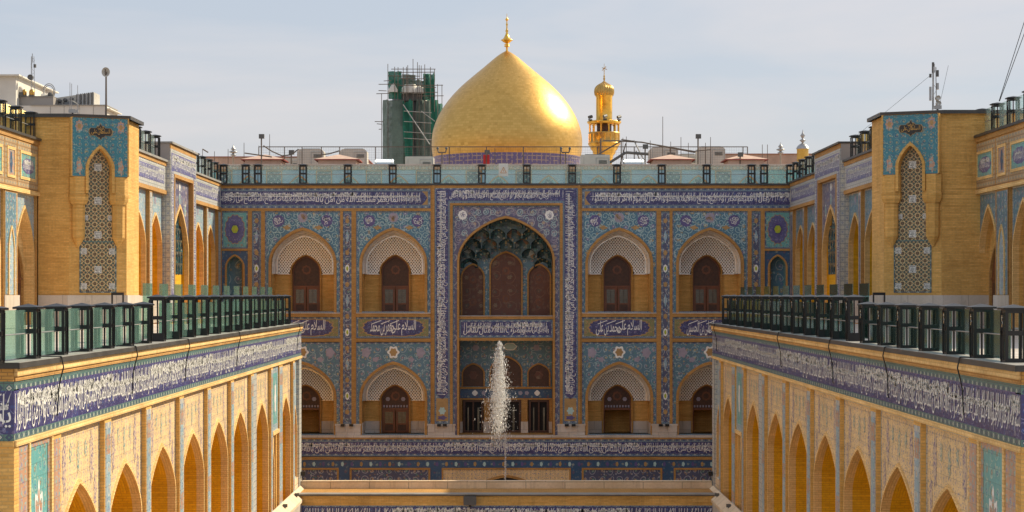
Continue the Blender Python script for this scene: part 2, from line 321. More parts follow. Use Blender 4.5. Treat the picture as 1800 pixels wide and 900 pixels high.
class MB:
    def __init__(s, fr=F0): s.fr = fr; s.v = []; s.f = []; s.m = []; s.sm = []; s.mats = []; s.uvf = []
    def mi(s, m):
        if m not in s.mats: s.mats.append(m)
        return s.mats.index(m)
    def poly(s, pts, m, smooth=False, uv=None):
        k = len(s.v); s.v += [tuple(p) for p in pts]; s.f.append(tuple(range(k, k+len(pts)))); s.m.append(s.mi(m)); s.sm.append(smooth); s.uvf.append(uv)
        return s
    def mesh(s, vs_, fs, m, smooth=False, uvs=None):
        k = len(s.v); s.v += [tuple(p) for p in vs_]; q = s.mi(m)
        for f in fs: s.f.append(tuple(i+k for i in f)); s.m.append(q); s.sm.append(smooth); s.uvf.append([uvs[i] for i in f] if uvs else None)
        return s
    def box(s, u0, u1, w0, w1, z0, z1, m):
        if u0 > u1: u0, u1 = u1, u0
        v = [(u, w, z) for z in (z0, z1) for w in (w0, w1) for u in (u0, u1)]
        for f in ((0, 1, 5, 4), (2, 3, 7, 6), (0, 2, 6, 4), (1, 3, 7, 5), (0, 1, 3, 2), (4, 5, 7, 6)): s.poly([v[i] for i in f], m)
        return s
    def rect(s, u0, u1, z0, z1, w, m): return s.poly([(u0, w, z0), (u1, w, z0), (u1, w, z1), (u0, w, z1)], m)
    def frame(s, u0, u1, z0, z1, t, w0, w1, m):
        s.box(u0, u1, w0, w1, z1-t, z1, m); s.box(u0, u1, w0, w1, z0, z0+t, m)
        s.box(u0, u0+t, w0, w1, z0+t, z1-t, m); s.box(u1-t, u1, w0, w1, z0+t, z1-t, m); return s
    def spandrel(s, uc, a, zs, r, u0, u1, zt, zb, w, m):
        """wall sheet with an arched opening"""
        A = arch(a, zs, r)
        for (x0, z0), (x1, z1) in zip(A, A[1:]): s.poly([(uc+x0, w, z0), (uc+x1, w, z1), (uc+x1, w, zt), (uc+x0, w, zt)], m)
        s.rect(u0, uc-a, zb, zt, w, m); s.rect(uc+a, u1, zb, zt, w, m); return s
    def path(s, uc, a, zs, r, zb):
        P = arch(a, zs, r); return [(uc-a, zb)] + [(uc+x, z) for x, z in P] + [(uc+a, zb)]
    def reveal(s, uc, a, zs, r, zb, w0, w1, m):
        P = s.path(uc, a, zs, r, zb)
        for p, q in zip(P, P[1:]): s.poly([(p[0], w0, p[1]), (q[0], w0, q[1]), (q[0], w1, q[1]), (p[0], w1, p[1])], m)
        return s
    def ring(s, uc, a, zs, r, zb, t, w0, w1, m):
        """raised brick edging round an arch, inner half-width a, thickness t"""
        P = s.path(uc, a, zs, r, zb); Q = s.path(uc, a+t, zs, r+t*1.15, zb)
        for i in range(len(P)-1):
            a0, a1, b0, b1 = P[i], P[i+1], Q[i], Q[i+1]
            s.poly([(a0[0], w1, a0[1]), (a1[0], w1, a1[1]), (b1[0], w1, b1[1]), (b0[0], w1, b0[1])], m)
            s.poly([(a0[0], w0, a0[1]), (a1[0], w0, a1[1]), (a1[0], w1, a1[1]), (a0[0], w1, a0[1])], m)
            s.poly([(b0[0], w0, b0[1]), (b1[0], w0, b1[1]), (b1[0], w1, b1[1]), (b0[0], w1, b0[1])], m)
        return s
    def fill(s, uc, a, zs, r, zb, w, m):
        """filled pointed-arch sheet"""
        A = arch(a, zs, r)
        for (x0, z0), (x1, z1) in zip(A, A[1:]): s.poly([(uc+x0, w, zb), (uc+x1, w, zb), (uc+x1, w, z1), (uc+x0, w, z0)], m)
        return s
    def loft(s, uc, A1, w1, A2, w2, m, n=5, bulge=.0):
        for k in range(n):
            for j in range(len(A1)-1):
                def pt(t, i):
                    e = t; ww = w1+(w2-w1)*math.sin(t*math.pi/2); f = 1-math.cos(e*math.pi/2)
                    return (uc+A1[i][0]+(A2[i][0]-A1[i][0])*f, ww, A1[i][1]+(A2[i][1]-A1[i][1])*f)
                s.poly([pt(k/n, j), pt(k/n, j+1), pt((k+1)/n, j+1), pt((k+1)/n, j)], m, True)
        return s
    def lobed(s, uc, zc, ru, rz, n, dep, w, m, N=48, rot=0):
        s.poly([(uc+ru*(1+dep*math.cos(n*t+rot))*math.cos(t), w, zc+rz*(1+dep*math.cos(n*t+rot))*math.sin(t)) for t in [2*math.pi*i/N for i in range(N)]], m); return s
    def ribbon(s, pts, wd, w, m):
        for i in range(len(pts)-1):
            (x0, z0), (x1, z1) = pts[i], pts[i+1]; dx, dz = x1-x0, z1-z0; l = math.hypot(dx, dz) or 1; nx, nz_ = -dz/l*wd/2, dx/l*wd/2
            s.poly([(x0-nx, w, z0-nz_), (x1-nx, w, z1-nz_), (x1+nx, w, z1+nz_), (x0+nx, w, z0+nz_)], m)
        return s
    def spiral(s, uc, zc, Rr, turns, dr, st, wd, w, m, ok=None):
        pts = []; N = int(14*turns)
        for i in range(N+1):
            t = i/N; r = Rr*(1-.82*t); th = st+dr*t*turns*2*math.pi; p = (uc+r*math.cos(th), zc+r*math.sin(th))
            if ok and not ok(*p):
                if len(pts) > 1: s.ribbon(pts, wd, w, m)
                pts = []
            else: pts.append(p)
        if len(pts) > 1: s.ribbon(pts, wd, w, m)
        return s
    def tube(s, p0, p1, r, m, n=6, r1=None, caps=True):
        p0 = Vector(p0); p1 = Vector(p1); r1 = r if r1 is None else r1; d_ = (p1-p0).normalized()
        a = d_.orthogonal().normalized(); b = d_.cross(a)
        V = [p0+(a*math.cos(2*math.pi*i/n)+b*math.sin(2*math.pi*i/n))*r for i in range(n)]+[p1+(a*math.cos(2*math.pi*i/n)+b*math.sin(2*math.pi*i/n))*r1 for i in range(n)]
        fs = [(i, (i+1) % n, n+(i+1) % n, n+i) for i in range(n)]
        if caps: fs += [tuple(range(n)), tuple(range(n, 2*n))]
        s.mesh(V, fs, m, n > 6); return s
    def chain(s, pts, r, m, n=5):
        for a, b in zip(pts, pts[1:]): s.tube(a, b, r, m, n)
        return s
    def lathe(s, c, prf, m, n=48, smooth=True, rib=0, ribd=0.0):
        V = []; UV = []; acc = 0
        for j, (r, z) in enumerate(prf):
            if j: acc += math.hypot(r-prf[j-1][0], z-prf[j-1][1])
            for i in range(n+1):
                t = 2*math.pi*i/n; rr = r*(1+ribd*abs(math.sin(t*rib/2))) if rib else r
                V.append((c[0]+rr*math.cos(t), c[1]+rr*math.sin(t), c[2]+z)); UV.append((t/(2*math.pi)*46, acc))
        fs = [(j*(n+1)+i, j*(n+1)+i+1, (j+1)*(n+1)+i+1, (j+1)*(n+1)+i) for j in range(len(prf)-1) for i in range(n)]
        s.mesh(V, fs, m, smooth, UV); return s
    def ball(s, c, r, m, n=10, sz=1.0):
        return s.lathe(c, [(r*math.sin(math.pi*i/8), -r*sz*math.cos(math.pi*i/8)) for i in range(9)], m, n)
    def prism(s, pts, z0, z1, m, mtop=None):
        n = len(pts)
        for i in range(n):
            a, b = pts[i], pts[(i+1) % n]; l = math.hypot(b[0]-a[0], b[1]-a[1])
            s.poly([(a[0], a[1], z0), (b[0], b[1], z0), (b[0], b[1], z1), (a[0], a[1], z1)], m, False, [(0, z0), (l, z0), (l, z1), (0, z1)])
        s.poly([(p[0], p[1], z1) for p in pts], mtop or m); return s
    def build(s, name, parent=None):
        base = parent['_base'] if parent is not None and '_base' in parent.keys() else (0, 0, 0)
        base = Vector(base)
        me = bpy.data.meshes.new(name); W_ = [s.fr.P(p)-base for p in s.v]
        me.from_pydata(W_, [], s.f)
        for m in s.mats: me.materials.append(M[m])
        ul = me.uv_layers.new(name='UVMap'); data = []
        for fi, f in enumerate(s.f):
            if s.uvf[fi]: data += [c for q in s.uvf[fi] for c in q]; continue
            p = [Vector(s.v[i]) for i in f[:3]]; nn = (p[1]-p[0]).cross(p[2]-p[0]); ax = max(range(3), key=lambda i: abs(nn[i]))
            for i in f:
                q = s.v[i]; data += ((q[1], q[2]) if ax == 0 else (q[0], q[2]) if ax == 1 else (q[0], q[1]))
        ul.data.foreach_set('uv', data)
        me.polygons.foreach_set('material_index', s.m); me.polygons.foreach_set('use_smooth', s.sm); me.update()
        o = bpy.data.objects.new(name, me); sc.collection.objects.link(o)
        if parent is not None: o.parent = parent; o['_base'] = tuple(base)
        return o
def thing(name, label, cat, loc=(0, 0, 0), group=None):
    o = bpy.data.objects.new(name, None); sc.collection.objects.link(o); o.location = loc; o['_base'] = tuple(loc); o.empty_display_size = .3
    o['label'] = label; o['category'] = cat
    if group: o['group'] = group
    return o
def tag(o, label, cat, group=None):
    o['label'] = label; o['category'] = cat
    if group: o['group'] = group
    return o
def single(mb, name, label, cat, loc, group=None):
    """a thing that is one mesh, its origin at loc"""
    b = bpy.data.objects.new('tmp', None); b['_base'] = tuple(loc)
    o = mb.build(name, b); o.parent = None; o.location = loc; bpy.data.objects.remove(b); return tag(o, label, cat, group)
def copytree(o, parent=None):
    c = o.copy(); sc.collection.objects.link(c); c.parent = parent
    for ch in o.children: copytree(ch, c)
    return c
# ------------------------------------------------------------------ Arabic lettering
T = {}
for rr_ in (range(0xFB50, 0xFC00), range(0xFE70, 0xFEFD)):
    for c_ in rr_:
        dd_ = unicodedata.decomposition(chr(c_)).split()
        if dd_ and dd_[0] in ('<isolated>', '<final>', '<initial>', '<medial>'):
            T.setdefault(tuple(int(x_, 16) for x_ in dd_[1:]), {})[dd_[0][1:-1]] = chr(c_)
def shape(s):
    cp = [ord(c) for c in s]; o = []; i = 0; prev = False
    while i < len(cp):
        key = (cp[i],); n = 1
        if cp[i] == 0x644 and i+1 < len(cp) and cp[i+1] in (0x627, 0x623, 0x622, 0x625): key = (0x644, cp[i+1]); n = 2
        f = T.get(key)
        if not f: o.append(chr(cp[i])); prev = False; i += 1; continue
        nx = T.get((cp[i+n],)) if i+n < len(cp) else None
        jn = ('initial' in f) and nx is not None and ('final' in nx)
        st = {(False, False): 'isolated', (False, True): 'initial', (True, False): 'final', (True, True): 'medial'}[(prev and 'final' in f, jn)]
        o.append(f.get(st, f.get('isolated'))); prev = jn; i += n
    return ''.join(reversed(o))
_tx = {}
def glyphs(s, off=-.006):
    key = (s, off)
    if key in _tx: return _tx[key]
    cu = bpy.data.curves.new('lettering', 'FONT'); cu.body = shape(s); cu.resolution_u = 2; cu.space_word = .55; cu.offset = off
    o = bpy.data.objects.new('lettering', cu); sc.collection.objects.link(o)
    me = bpy.data.meshes.new_from_object(o.evaluated_get(bpy.context.evaluated_depsgraph_get()))
    V = [(v.co.x, v.co.y) for v in me.vertices]; Fc = [tuple(p.vertices) for p in me.polygons]
    bpy.data.objects.remove(o); bpy.data.curves.remove(cu); bpy.data.meshes.remove(me)
    x0 = min(v[0] for v in V); x1 = max(v[0] for v in V); y0 = min(v[1] for v in V); y1 = max(v[1] for v in V)
    _tx[key] = ([((x-x0)/(x1-x0), (y-y0)/(y1-y0)) for x, y in V], Fc, (x1-x0)/(y1-y0)); return _tx[key]
def text(mb, s, u0, u1, z0, z1, w, m, rot=False, shear=0.0, off=-.006):
    V, Fc, asp = glyphs(s, off)
    def pt(a, b):
        a += shear*(b-.5)
        if rot: return (u1-(u1-u0)*b, w, z0+(z1-z0)*a)
        return (u0+(u1-u0)*a, w, z0+(z1-z0)*b)
    mb.mesh([pt(a, b) for a, b in V], Fc, m)
VERSES = ["بسم الله الرحمن الرحیم", "الله نور السموات والارض مثل نوره", "کمشکوه فیها مصباح المصباح فی زجاجه", "انما یعمر مساجد الله من امن بالله", "والیوم الاخر واقام الصلوه", "یسبح له فیها بالغدو والاصال", "رجال لا تلهیهم تجاره ولا بیع", "یهدی الله لنوره من یشاء", "ویضرب الله الامثال للناس", "والله بکل شیء علیم"]
def band_text(mb, a0, a1, b0, b1, w, m, rot=False, seed=0, dens=1.0, off=-.006):
    """thuluth style band: a along the band, b across it"""
    rd = random.Random(seed); H = b1-b0
    def line(lo, hi, k, off, stretch):
        p = a0+off; i = k
        while p < a1-.3:
            s = VERSES[i % len(VERSES)]; i += 1
            V, Fc, asp = glyphs(s, off); L_ = asp*(hi-lo)*stretch
            L_ = min(L_, a1-p)
            if L_ < asp*(hi-lo)*stretch*.35: break
            if rot: text(mb, s, b0+H-hi, b0+H-lo, p, p+L_, w, m, True, 0, off)
            else: text(mb, s, p, p+L_, b0+lo, b0+hi, w, m, False, 0, off)
            p += L_+.02*H
    line(.02*H, .70*H, seed, 0, .80/dens)
    line(.50*H, .99*H, seed+4, .3*H, .95/dens)
    L_ = a1-a0; k = int(L_/H*5.5*dens)                     # tall uprights and sweeping kaf strokes
    for i in range(k):
        p = a0+L_*(i+.5+rd.uniform(-.3, .3))/k; t = .014*H+.010+max(0, off)*3; sl = rd.choice((0, 0, .02, .05, .30, .42))*H
        lo = rd.uniform(.15, .45)*H; hi = .95*H
        if p+sl+t > a1: continue
        q = [(p, lo), (p+t, lo), (p+t+sl, hi), (p+sl-.2*t, hi)]
        if rot: mb.poly([(b0+H-y_, w+.001, x_) for x_, y_ in q], m)
        else: mb.poly([(x_, w+.001, b0+y_) for x_, y_ in q], m)

# muqarnas glaze (dark green with gilt flecks)
g = G('muqarnas_tile'); x, y = g.uv(); dd, cc = g.voro(g.vec(x, y), 7.0); rc = g.chan(cc, 0)
M['muq'] = g.fin(g.mix(dd.lt(.45), (.035, .075, .085, 1), g.ramp(rc, [(0, (.02, .05, .06, 1)), (.5, (.05, .16, .15, 1)), (.7, (.28, .22, .10, 1)), (.82, (.04, .08, .12, 1)), (.9, (.30, .32, .28, 1))], True)), .2)
g = G('muqarnas_bright_tile'); x, y = g.uv(); dd, cc = g.voro(g.vec(x, y), 3.0); rc = g.chan(cc, 0)
M['muqb'] = g.fin(g.ramp(rc, [(0, (.03, .07, .08, 1)), (.4, (.09, .14, .14, 1)), (.6, (.03, .04, .06, 1)), (.75, (.24, .27, .26, 1)), (.85, (.16, .10, .06, 1))], True), .25)

# ------------------------------------------------------------------ ground
gm = MB(); gm.poly([(-1500, -300, GZ-.02), (1500, -300, GZ-.02), (1500, 3000, GZ-.02), (-1500, 3000, GZ-.02)], 'pave')
o = gm.build('ground'); o['kind'] = 'structure'

# ================================================================== main facade
SC = 28.57
U = lambda px: (px-890)/SC
Z = lambda py: (518-py)/SC
FF = F((0, 119, 0), (1, 0, 0))
fac = thing('arcade_facade', 'shaded two-storey tiled facade below the golden dome, with a tall central arch', 'building', (0, 119, GZ))
b = MB(FF)
b.box(-30, 30, -14, -3.3, GZ, 6.5, 'brick_dark'); b.box(-30, 30, -14, -.3, 6.5, 6.70, 'render')
b.box(-17.5, -3.2, -3.3, -.35, -1.75, -1.30, 'brick_dark'); b.box(3.2, 17.5, -3.3, -.35, -1.75, -1.30, 'brick_dark')
b.box(-17.5, 17.5, -3.3, -.05, GZ, Z(765), 'brick_dark')
for s in (-1, 1):
    for x0, x1 in ((598, 626), (757, 800), (424, 466)):
        a0, a1 = sorted((s*(890-x0)/SC, s*(890-x1)/SC)); b.box(a0+.03, a1-.03, -3.2, -.12, GZ, 6.5, 'brick_dark')
b.build('backing_wall', fac)
mb = MB(FF); mb.box(-17.55, 17.55, -.8, .16, 6.72, 6.84, 'coping')
mb.build('coping', fac)
for s in (-1, 1):
    def X(px): return s*(890-px)/SC*-1*-1
    def iv(p, q): return tuple(sorted((s*(890-p)/SC, s*(890-q)/SC)))
    # brick framing
    mb = MB(FF)
    for p, q, y0, y1 in ((436, 443, 371, 745), (459, 466, 371, 745), (598, 603, 371, 745), (618, 626, 371, 745), (757, 764, 326, 745), (386, 390, 371, 745)):
        i0, i1 = iv(p, q); mb.box(i0, i1, -.12, .07, Z(y1), Z(y0), 'brick_tr')
    i0, i1 = iv(386, 757); mb.box(i0, i1, -.12, .07, Z(371), Z(366), 'brick_tr'); mb.box(i0, i1, -.12, .07, Z(331), 6.72, 'brick_tr')
    for p, q in ((466, 598), (626, 757)):
        i0, i1 = iv(p, q)
        mb.box(i0, i1, -.12, .10, Z(557), Z(551), 'brick_tr'); mb.box(i0, i1, -.3, .13, Z(551), Z(549.6), 'marble')
        mb.box(i0, i1, -.12, .065, Z(601), Z(595), 'brick_tr')
    i0, i1 = iv(390, 436); mb.box(i0, i1, -.12, .06, Z(441), Z(437), 'brick_tr')
    mb.build('brick_framing', fac)
    # top inscription band
    i0, i1 = iv(386, 757); mb = MB(FF)
    mb.rect(i0, i1, Z(366), Z(331), .0, 'pbord'); e0, e1 = iv(386, 752); mb.rect(e0, e1, Z(360), Z(336.5), .006, 'ochre')
    e0, e1 = iv(386, 742); mb.rect(e0, e1, Z(360), Z(336.5), .012, 'navy')
    tip = s*(890-751)/SC; mid = s*(890-742)/SC
    mb.poly([(mid, .012, Z(337)), (mid, .012, Z(359.5)), ((mid+tip)/2, .012, Z(355)), (tip, .012, Z(348)), ((mid+tip)/2, .012, Z(341))], 'navy')
    band_text(mb, e0+.1, e1-.1, Z(359), Z(337.5), .018, 'white', seed=3+s)
    for q0, q1 in ((.0, .42), (.55, .93)): mb.box(e0+(e1-e0)*q0, e0+(e1-e0)*q1, .016, .020, Z(345.6), Z(345), 'white')
    mb.build('inscription_band', fac)
    # piers with vase tiles
    mb = MB(FF)
    for p, q in ((603, 618), (443, 459)):
        i0, i1 = iv(p, q); c = (i0+i1)/2; mb.rect(i0, i1, Z(745), Z(371), .0, 'lbord' if 0 else 'pbord'); mb.rect(i0+.11, i1-.11, Z(741), Z(375), .006, 'pier')
        for k in range(13):
            zc = Z(388+k*28)
            if k % 4 == 3: mb.lobed(c, zc, .13, .24, 8, .06, .012, 'white', 24); mb.lobed(c, zc, .07, .14, 8, .06, .016, 'lime', 16)
            elif k % 2: mb.lobed(c, zc, .10, .34, 4, .18, .012, 'pale_tile', 24)
            else: mb.lobed(c, zc, .12, .16, 5, .12, .012, 'ochre', 20)
    mb.build('pier_panel', fac)
    for p, q in ((590, 634), (752, 800), (430, 474)):       # stone dado under the piers
        mb = MB(FF); i0, i1 = iv(p, q); mb.box(i0, i1, -.15, .12, Z(765), Z(748), 'marble'); mb.box(i0-.04, i1+.04, -.15, .16, Z(748), Z(745), 'marble'); mb.build('stone_dado', fac)
    # corner panel with medallion and little niche
    i0, i1 = iv(390, 436); c = (i0+i1)/2; mb = MB(FF)
    mb.rect(i0, i1, Z(437), Z(371), .0, 'tealp'); mb.frame(i0, i1, Z(437), Z(371), .10, .001, .006, 'pbord')
    mb.lobed(c, Z(403), .62, .90, 14, .045, .010, 'ochre', 84); mb.lobed(c, Z(403), .58, .86, 14, .045, .014, 'navy2', 84); mb.lobed(c, Z(403), .34, .46, 8, .10, .016, 'violet', 48); mb.lobed(c, Z(403), .26, .30, 6, .05, .018, 'navy'); mb.lobed(c, Z(403), .20, .24, 6, .05, .022, 'lime')
    text(mb, "علی", c-.13, c+.13, Z(403)-.12, Z(403)+.14, .026, 'goldtext')
    mb.build('medallion_panel', fac)
    mb = MB(FF); a = .50
    mb.spandrel(c, a+.1, Z(470), .80, i0, i1, Z(441), Z(560), 0, 'bluedot'); mb.ring(c, a, Z(470), .68, Z(560), .11, -.1, .06, 'brick_tr')
    mb.reveal(c, a, Z(470), .68, Z(560), -.9, -.1, 'tealp'); mb.fill(c, a, Z(470), .68, Z(560), -.9, 'teal'); mb.box(i0, i1, -.9, 0, GZ, Z(560), 'brick')
    mb.build('corner_niche', fac)

def bay(uc, u0, u1, upper, s, dark=False):
    if upper: zt, zb, zs, r, zm, td = Z(371), Z(550), Z(462), 2.00, Z(481), Z(449)
    else: zt, zb, zs, r, zm, td = Z(602), Z(765), Z(697), 1.98, Z(706.5), Z(680.5)
    a = 1.93; T_ = .16; rd = random.Random(int(uc*10)+upper)
    mb = MB(FF); tile = 'teal' if upper else 'teal2'
    mb.spandrel(uc, a+T_, zs, r+T_*1.1, u0, u1, zt, zb, 0.0, tile)
    mb.frame(u0, u1, zb, zt, .09, .002, .008, 'pbord')
    def ok(x, z):
        if not (u0+.14 < x < u1-.14 and z < zt-.14): return False
        dx = abs(x-uc)/(a+T_+.06)
        if dx > 1: return z > zs-1.3
        return z > zs+(r+T_+.12)*(1-dx**PE[0])**PE[1]
    m = 'cyan' if upper else 'cyan'
    if upper:
        k = 0
        for gx in range(-5, 6):
            for gz in range(8):
                x = uc+gx*.43+(.2 if gz % 2 else 0)*(1 if gx < 0 else -1); z = zt-.32-gz*.40
                if ok(x, z): mb.spiral(x, z, .235+.03*rd.random(), 1.35, (1 if gx >= 0 else -1)*(1 if gz % 2 else -1), rd.random()*6, .032, .010, m, ok)
        for dx, rr, mt in ((-1.48, .36, 'violet'), (1.48, .36, 'violet'), (0, .30, 'lilac')):
            zc = zt-.60 if dx else zt-.40; mb.lobed(uc+dx, zc, rr, rr, 12, .08, .014, mt); 
            for q in range(7): mb.spiral(uc+dx+rd.uniform(-.5, .5)*rr, zc+rd.uniform(-.5, .5)*rr, rr*.36, 1, rd.choice((-1, 1)), rd.random()*6, .03, .018, 'white' if dx else 'ochre')
        for dx in (-.98, .98): mb.lobed(uc+dx, zt-1.02, .22, .12, 4, .2, .014, 'ochre', 24, .5)
    else:
        for q in range(46):
            x = rd.uniform(u0, u1); z = rd.uniform(zs, zt)
            if ok(x, z): mb.spiral(x, z, .16, .5, rd.choice((-1, 1)), rd.random()*6, .024, .010, 'cyan', ok)
        for dx, zz in ((-1.68, .62), (1.68, .62)): mb.lobed(uc+dx, zt-zz, .26, .30, 5, .12, .014, 'lilac')
        mb.lobed(uc, zt-.60, .34, .36, 6, .14, .014, 'white'); mb.lobed(uc, zt-.60, .22, .24, 6, .12, .018, 'ochre'); 
        for dx in (-1.1, 1.1): mb.lobed(uc+dx, zt-1.05, .18, .15, 5, .15, .014, 'lilac', 24)
    mb.build('tile_spandrel', fac)
    mb = MB(FF); mb.ring(uc, a, zs, r, zb, T_, -.38, .08, 'brick_tr'); mb.build('arch_edging', fac)
    # niche
    D = -2.1; mb = MB(FF)
    ai, ri = 1.70, 1.66
    for sg in (-1, 1): mb.poly([(uc+sg*a, -.38, zb), (uc+sg*a, D, zb), (uc+sg*a, D, zm), (uc+sg*a, -.38, zm)], 'brick')
    da, dzs, dr = .86, td-.92, .92
    mb.rect(uc-a, uc-da, zb, zm, D, 'brick'); mb.rect(uc+da, uc+a, zb, zm, D, 'brick')
    mb.box(uc-a, uc+a, D-.3, -.12, zb-.12, zb, 'marble')
    if not upper:
        for sg in (-1, 1):
            mb.box(uc+sg*da, uc+sg*a, D, D+.06, zb, Z(744), 'marble'); mb.box(uc+sg*a, uc+sg*(a-.05), D+.06, -.12, zb, Z(744), 'marble')
    n = mb.build('niche', fac)
    A1 = [(-a, zm)]+arch(a, zs, r)+[(a, zm)]; A2 = [(-ai, zm)]+arch(ai, zs, ri)+[(ai, zm)]
    mb = MB(FF); mb.loft(uc, A1, -.38, A2, -1.38, 'plaster', 5); mb.reveal(uc, ai, zs, ri, zm, -1.95, -1.38, 'plaster')
    mb.ring(uc, ai, zs, ri, zm, .05, -1.39, -1.34, 'plaster')
    for q in range(5):
        x = uc-1.78+.05*q
    xs = [uc+ai*math.sin(math.pi/2*i/14) for i in range(-14, 15)]
    def az(x, A, zz, rr): 
        dx = min(1, abs(x-uc)/A); return zz+rr*(1-dx**PE[0])**PE[1]
    for x0, x1 in zip(xs, xs[1:]):
        lo = [max(zm, az(x, da+.09, dzs, dr+.10)) if abs(x-uc) < da+.09 else zm for x in (x0, x1)]; hi = [az(x, ai, zs, ri) for x in (x0, x1)]
        HH = zs+ri-zm; wz = lambda z: -1.95+.50*((z-zm)/HH)**2
        for q in range(6):
            P4 = [(x0, lo[0]+(hi[0]-lo[0])*q/6), (x1, lo[1]+(hi[1]-lo[1])*q/6), (x1, lo[1]+(hi[1]-lo[1])*(q+1)/6), (x0, lo[0]+(hi[0]-lo[0])*(q+1)/6)]
            mb.poly([(X4, wz(Z4), Z4) for X4, Z4 in P4], 'lattice', True)
    mb.ring(uc, da+.02, dzs, dr+.02, zb, .09, D-.3, -1.90, 'brick_dark'); mb.box(uc-a, uc-da-.1, D, -1.95, zm-.03, zm, 'plaster'); mb.box(uc+da+.1, uc+a, D, -1.95, zm-.03, zm, 'plaster')
    mb.build('lattice_vault', n)
    for sg in (-1, 1):
        mb = MB(FF); P_ = [(uc+sg*(.32+.95*i/6), -.75-.25*i/6, zs+r-.30-.58*(i/6)**1.5) for i in range(7)]; mb.chain(P_, .022, 'white', 5); mb.build('glint_strip', n)  # plain white strips painted in as bright glints below the arch top
    # door
    lintel = zb+(td-zb)*.50 if not upper else zb+(td-zb)*.46
    mb = MB(FF); mb.fill(uc, da, dzs, dr, lintel, D-.22, 'wood_d')
    mb.lobed(uc, lintel+(td-lintel)*.55, .28, .28, 8, .07, D-.20, 'wood'); mb.lobed(uc, lintel+(td-lintel)*.55, .17, .17, 8, .1, D-.19, 'wood_d')
    if not upper:
        for q in range(9): mb.box(uc-.72+q*.18-.05, uc-.72+q*.18+.05, D-.21, D-.19, lintel+.10, lintel+.24, 'lilac')
        for sg in (-1, 1): mb.lobed(uc+sg*.48, lintel+(td-lintel)*.42, .13, .13, 6, .1, D-.20, 'lilac', 20)
    d_ = mb.build('door', fac)
    mb = MB(FF); mb.box(uc-da, uc+da, D-.24, D-.08, lintel-.05, lintel+.06, 'wood'); mb.ring(uc, da-.07, dzs, dr-.07, zb, .07, D-.24, D-.1, 'wood'); mb.build('door_frame', d_)
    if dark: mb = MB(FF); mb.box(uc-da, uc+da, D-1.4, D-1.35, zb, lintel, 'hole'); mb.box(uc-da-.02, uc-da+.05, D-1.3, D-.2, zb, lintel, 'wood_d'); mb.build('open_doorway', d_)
    else:
        for sg in (-1, 1):
            mb = MB(FF); x0, x1 = sorted((uc+sg*.02, uc+sg*(da-.07))); mb.frame(x0, x1, zb, lintel-.05, .13, D-.2, D-.12, 'wood'); mb.box(x0+.13, x1-.13, D-.19, D-.13, zb+.5, zb+.6, 'wood')
            mb.box(x0+.13, x1-.13, D-.18, D-.15, zb+.13, zb+.5, 'wood_d'); mb.build('door_leaf', d_)
            mb = MB(FF); mb.rect(x0+.13, x1-.13, zb+.6, lintel-.18, D-.17, 'pane')
            for q in range(1, 7): mb.box(x0+.13, x1-.13, D-.17, D-.155, zb+.6+q*(lintel-zb-.78)/7, zb+.6+q*(lintel-zb-.78)/7+.02, 'wood_d')
            mb.box((x0+x1)/2-.01, (x0+x1)/2+.01, D-.17, D-.15, zb+.6, lintel-.18, 'wood_d'); mb.build('door_pane', d_)
    if upper:       # cartouche below the balcony
        mb = MB(FF); c0, c1 = Z(594.5), Z(557.5); zc = (c0+c1)/2
        mb.rect(u0, u1, c0, c1, 0, 'pbord'); mb.rect(u0+.13, u1-.13, c0+.12, c1-.12, .006, 'olive')
        hw, hh = 1.82, .50; P_ = []
        for i in range(64):
            t = 2*math.pi*i/64; cx, cz = math.cos(t), math.sin(t)
            x = abs(cx)**.55*hw*(1 if cx > 0 else -1); z = abs(cz)**.75*hh*(1 if cz > 0 else -1); k = 1+.035*math.cos(18*t)
            P_.append((uc+x*k, .014, zc+z*k))
        mb.poly([((p[0]-uc)*1.05+uc, .010, (p[2]-zc)*1.1+zc) for p in P_], 'ochre'); mb.poly(P_, 'navy')
        ph = {0: ("السلام علی", "جعفر بن محمد"), 1: ("السلام علی", "موسی بن جعفر"), 2: ("السلام علی", "محمد بن علی"), 3: ("السلام علی", "علی بن الحسین")}[s]
        text(mb, ph[0], uc-.12, uc+1.38, c0+.17, c1-.16, .020, 'white', False, .03, .006); text(mb, ph[1], uc-1.42, uc+.05, c0+.17, c1-.22, .021, 'white', False, .03, .006)
        for dx in (-1.0, -.45, .1): mb.ribbon([(uc+dx-.32, c1-.42), (uc+dx+.25, c1-.20)], .045, .022, 'white')
        mb.build('cartouche', fac)
for (uc, p, q, s_, dk) in ((U(532), 466, 598, 1, True), (U(691.5), 626, 757, 0, False), (U(1088.5), 1023, 1154, 2, True), (U(1248), 1182, 1314, 3, True)):
    bay(uc, U(p), U(q), True, s_); bay(uc, U(p), U(q), False, s_, dk)

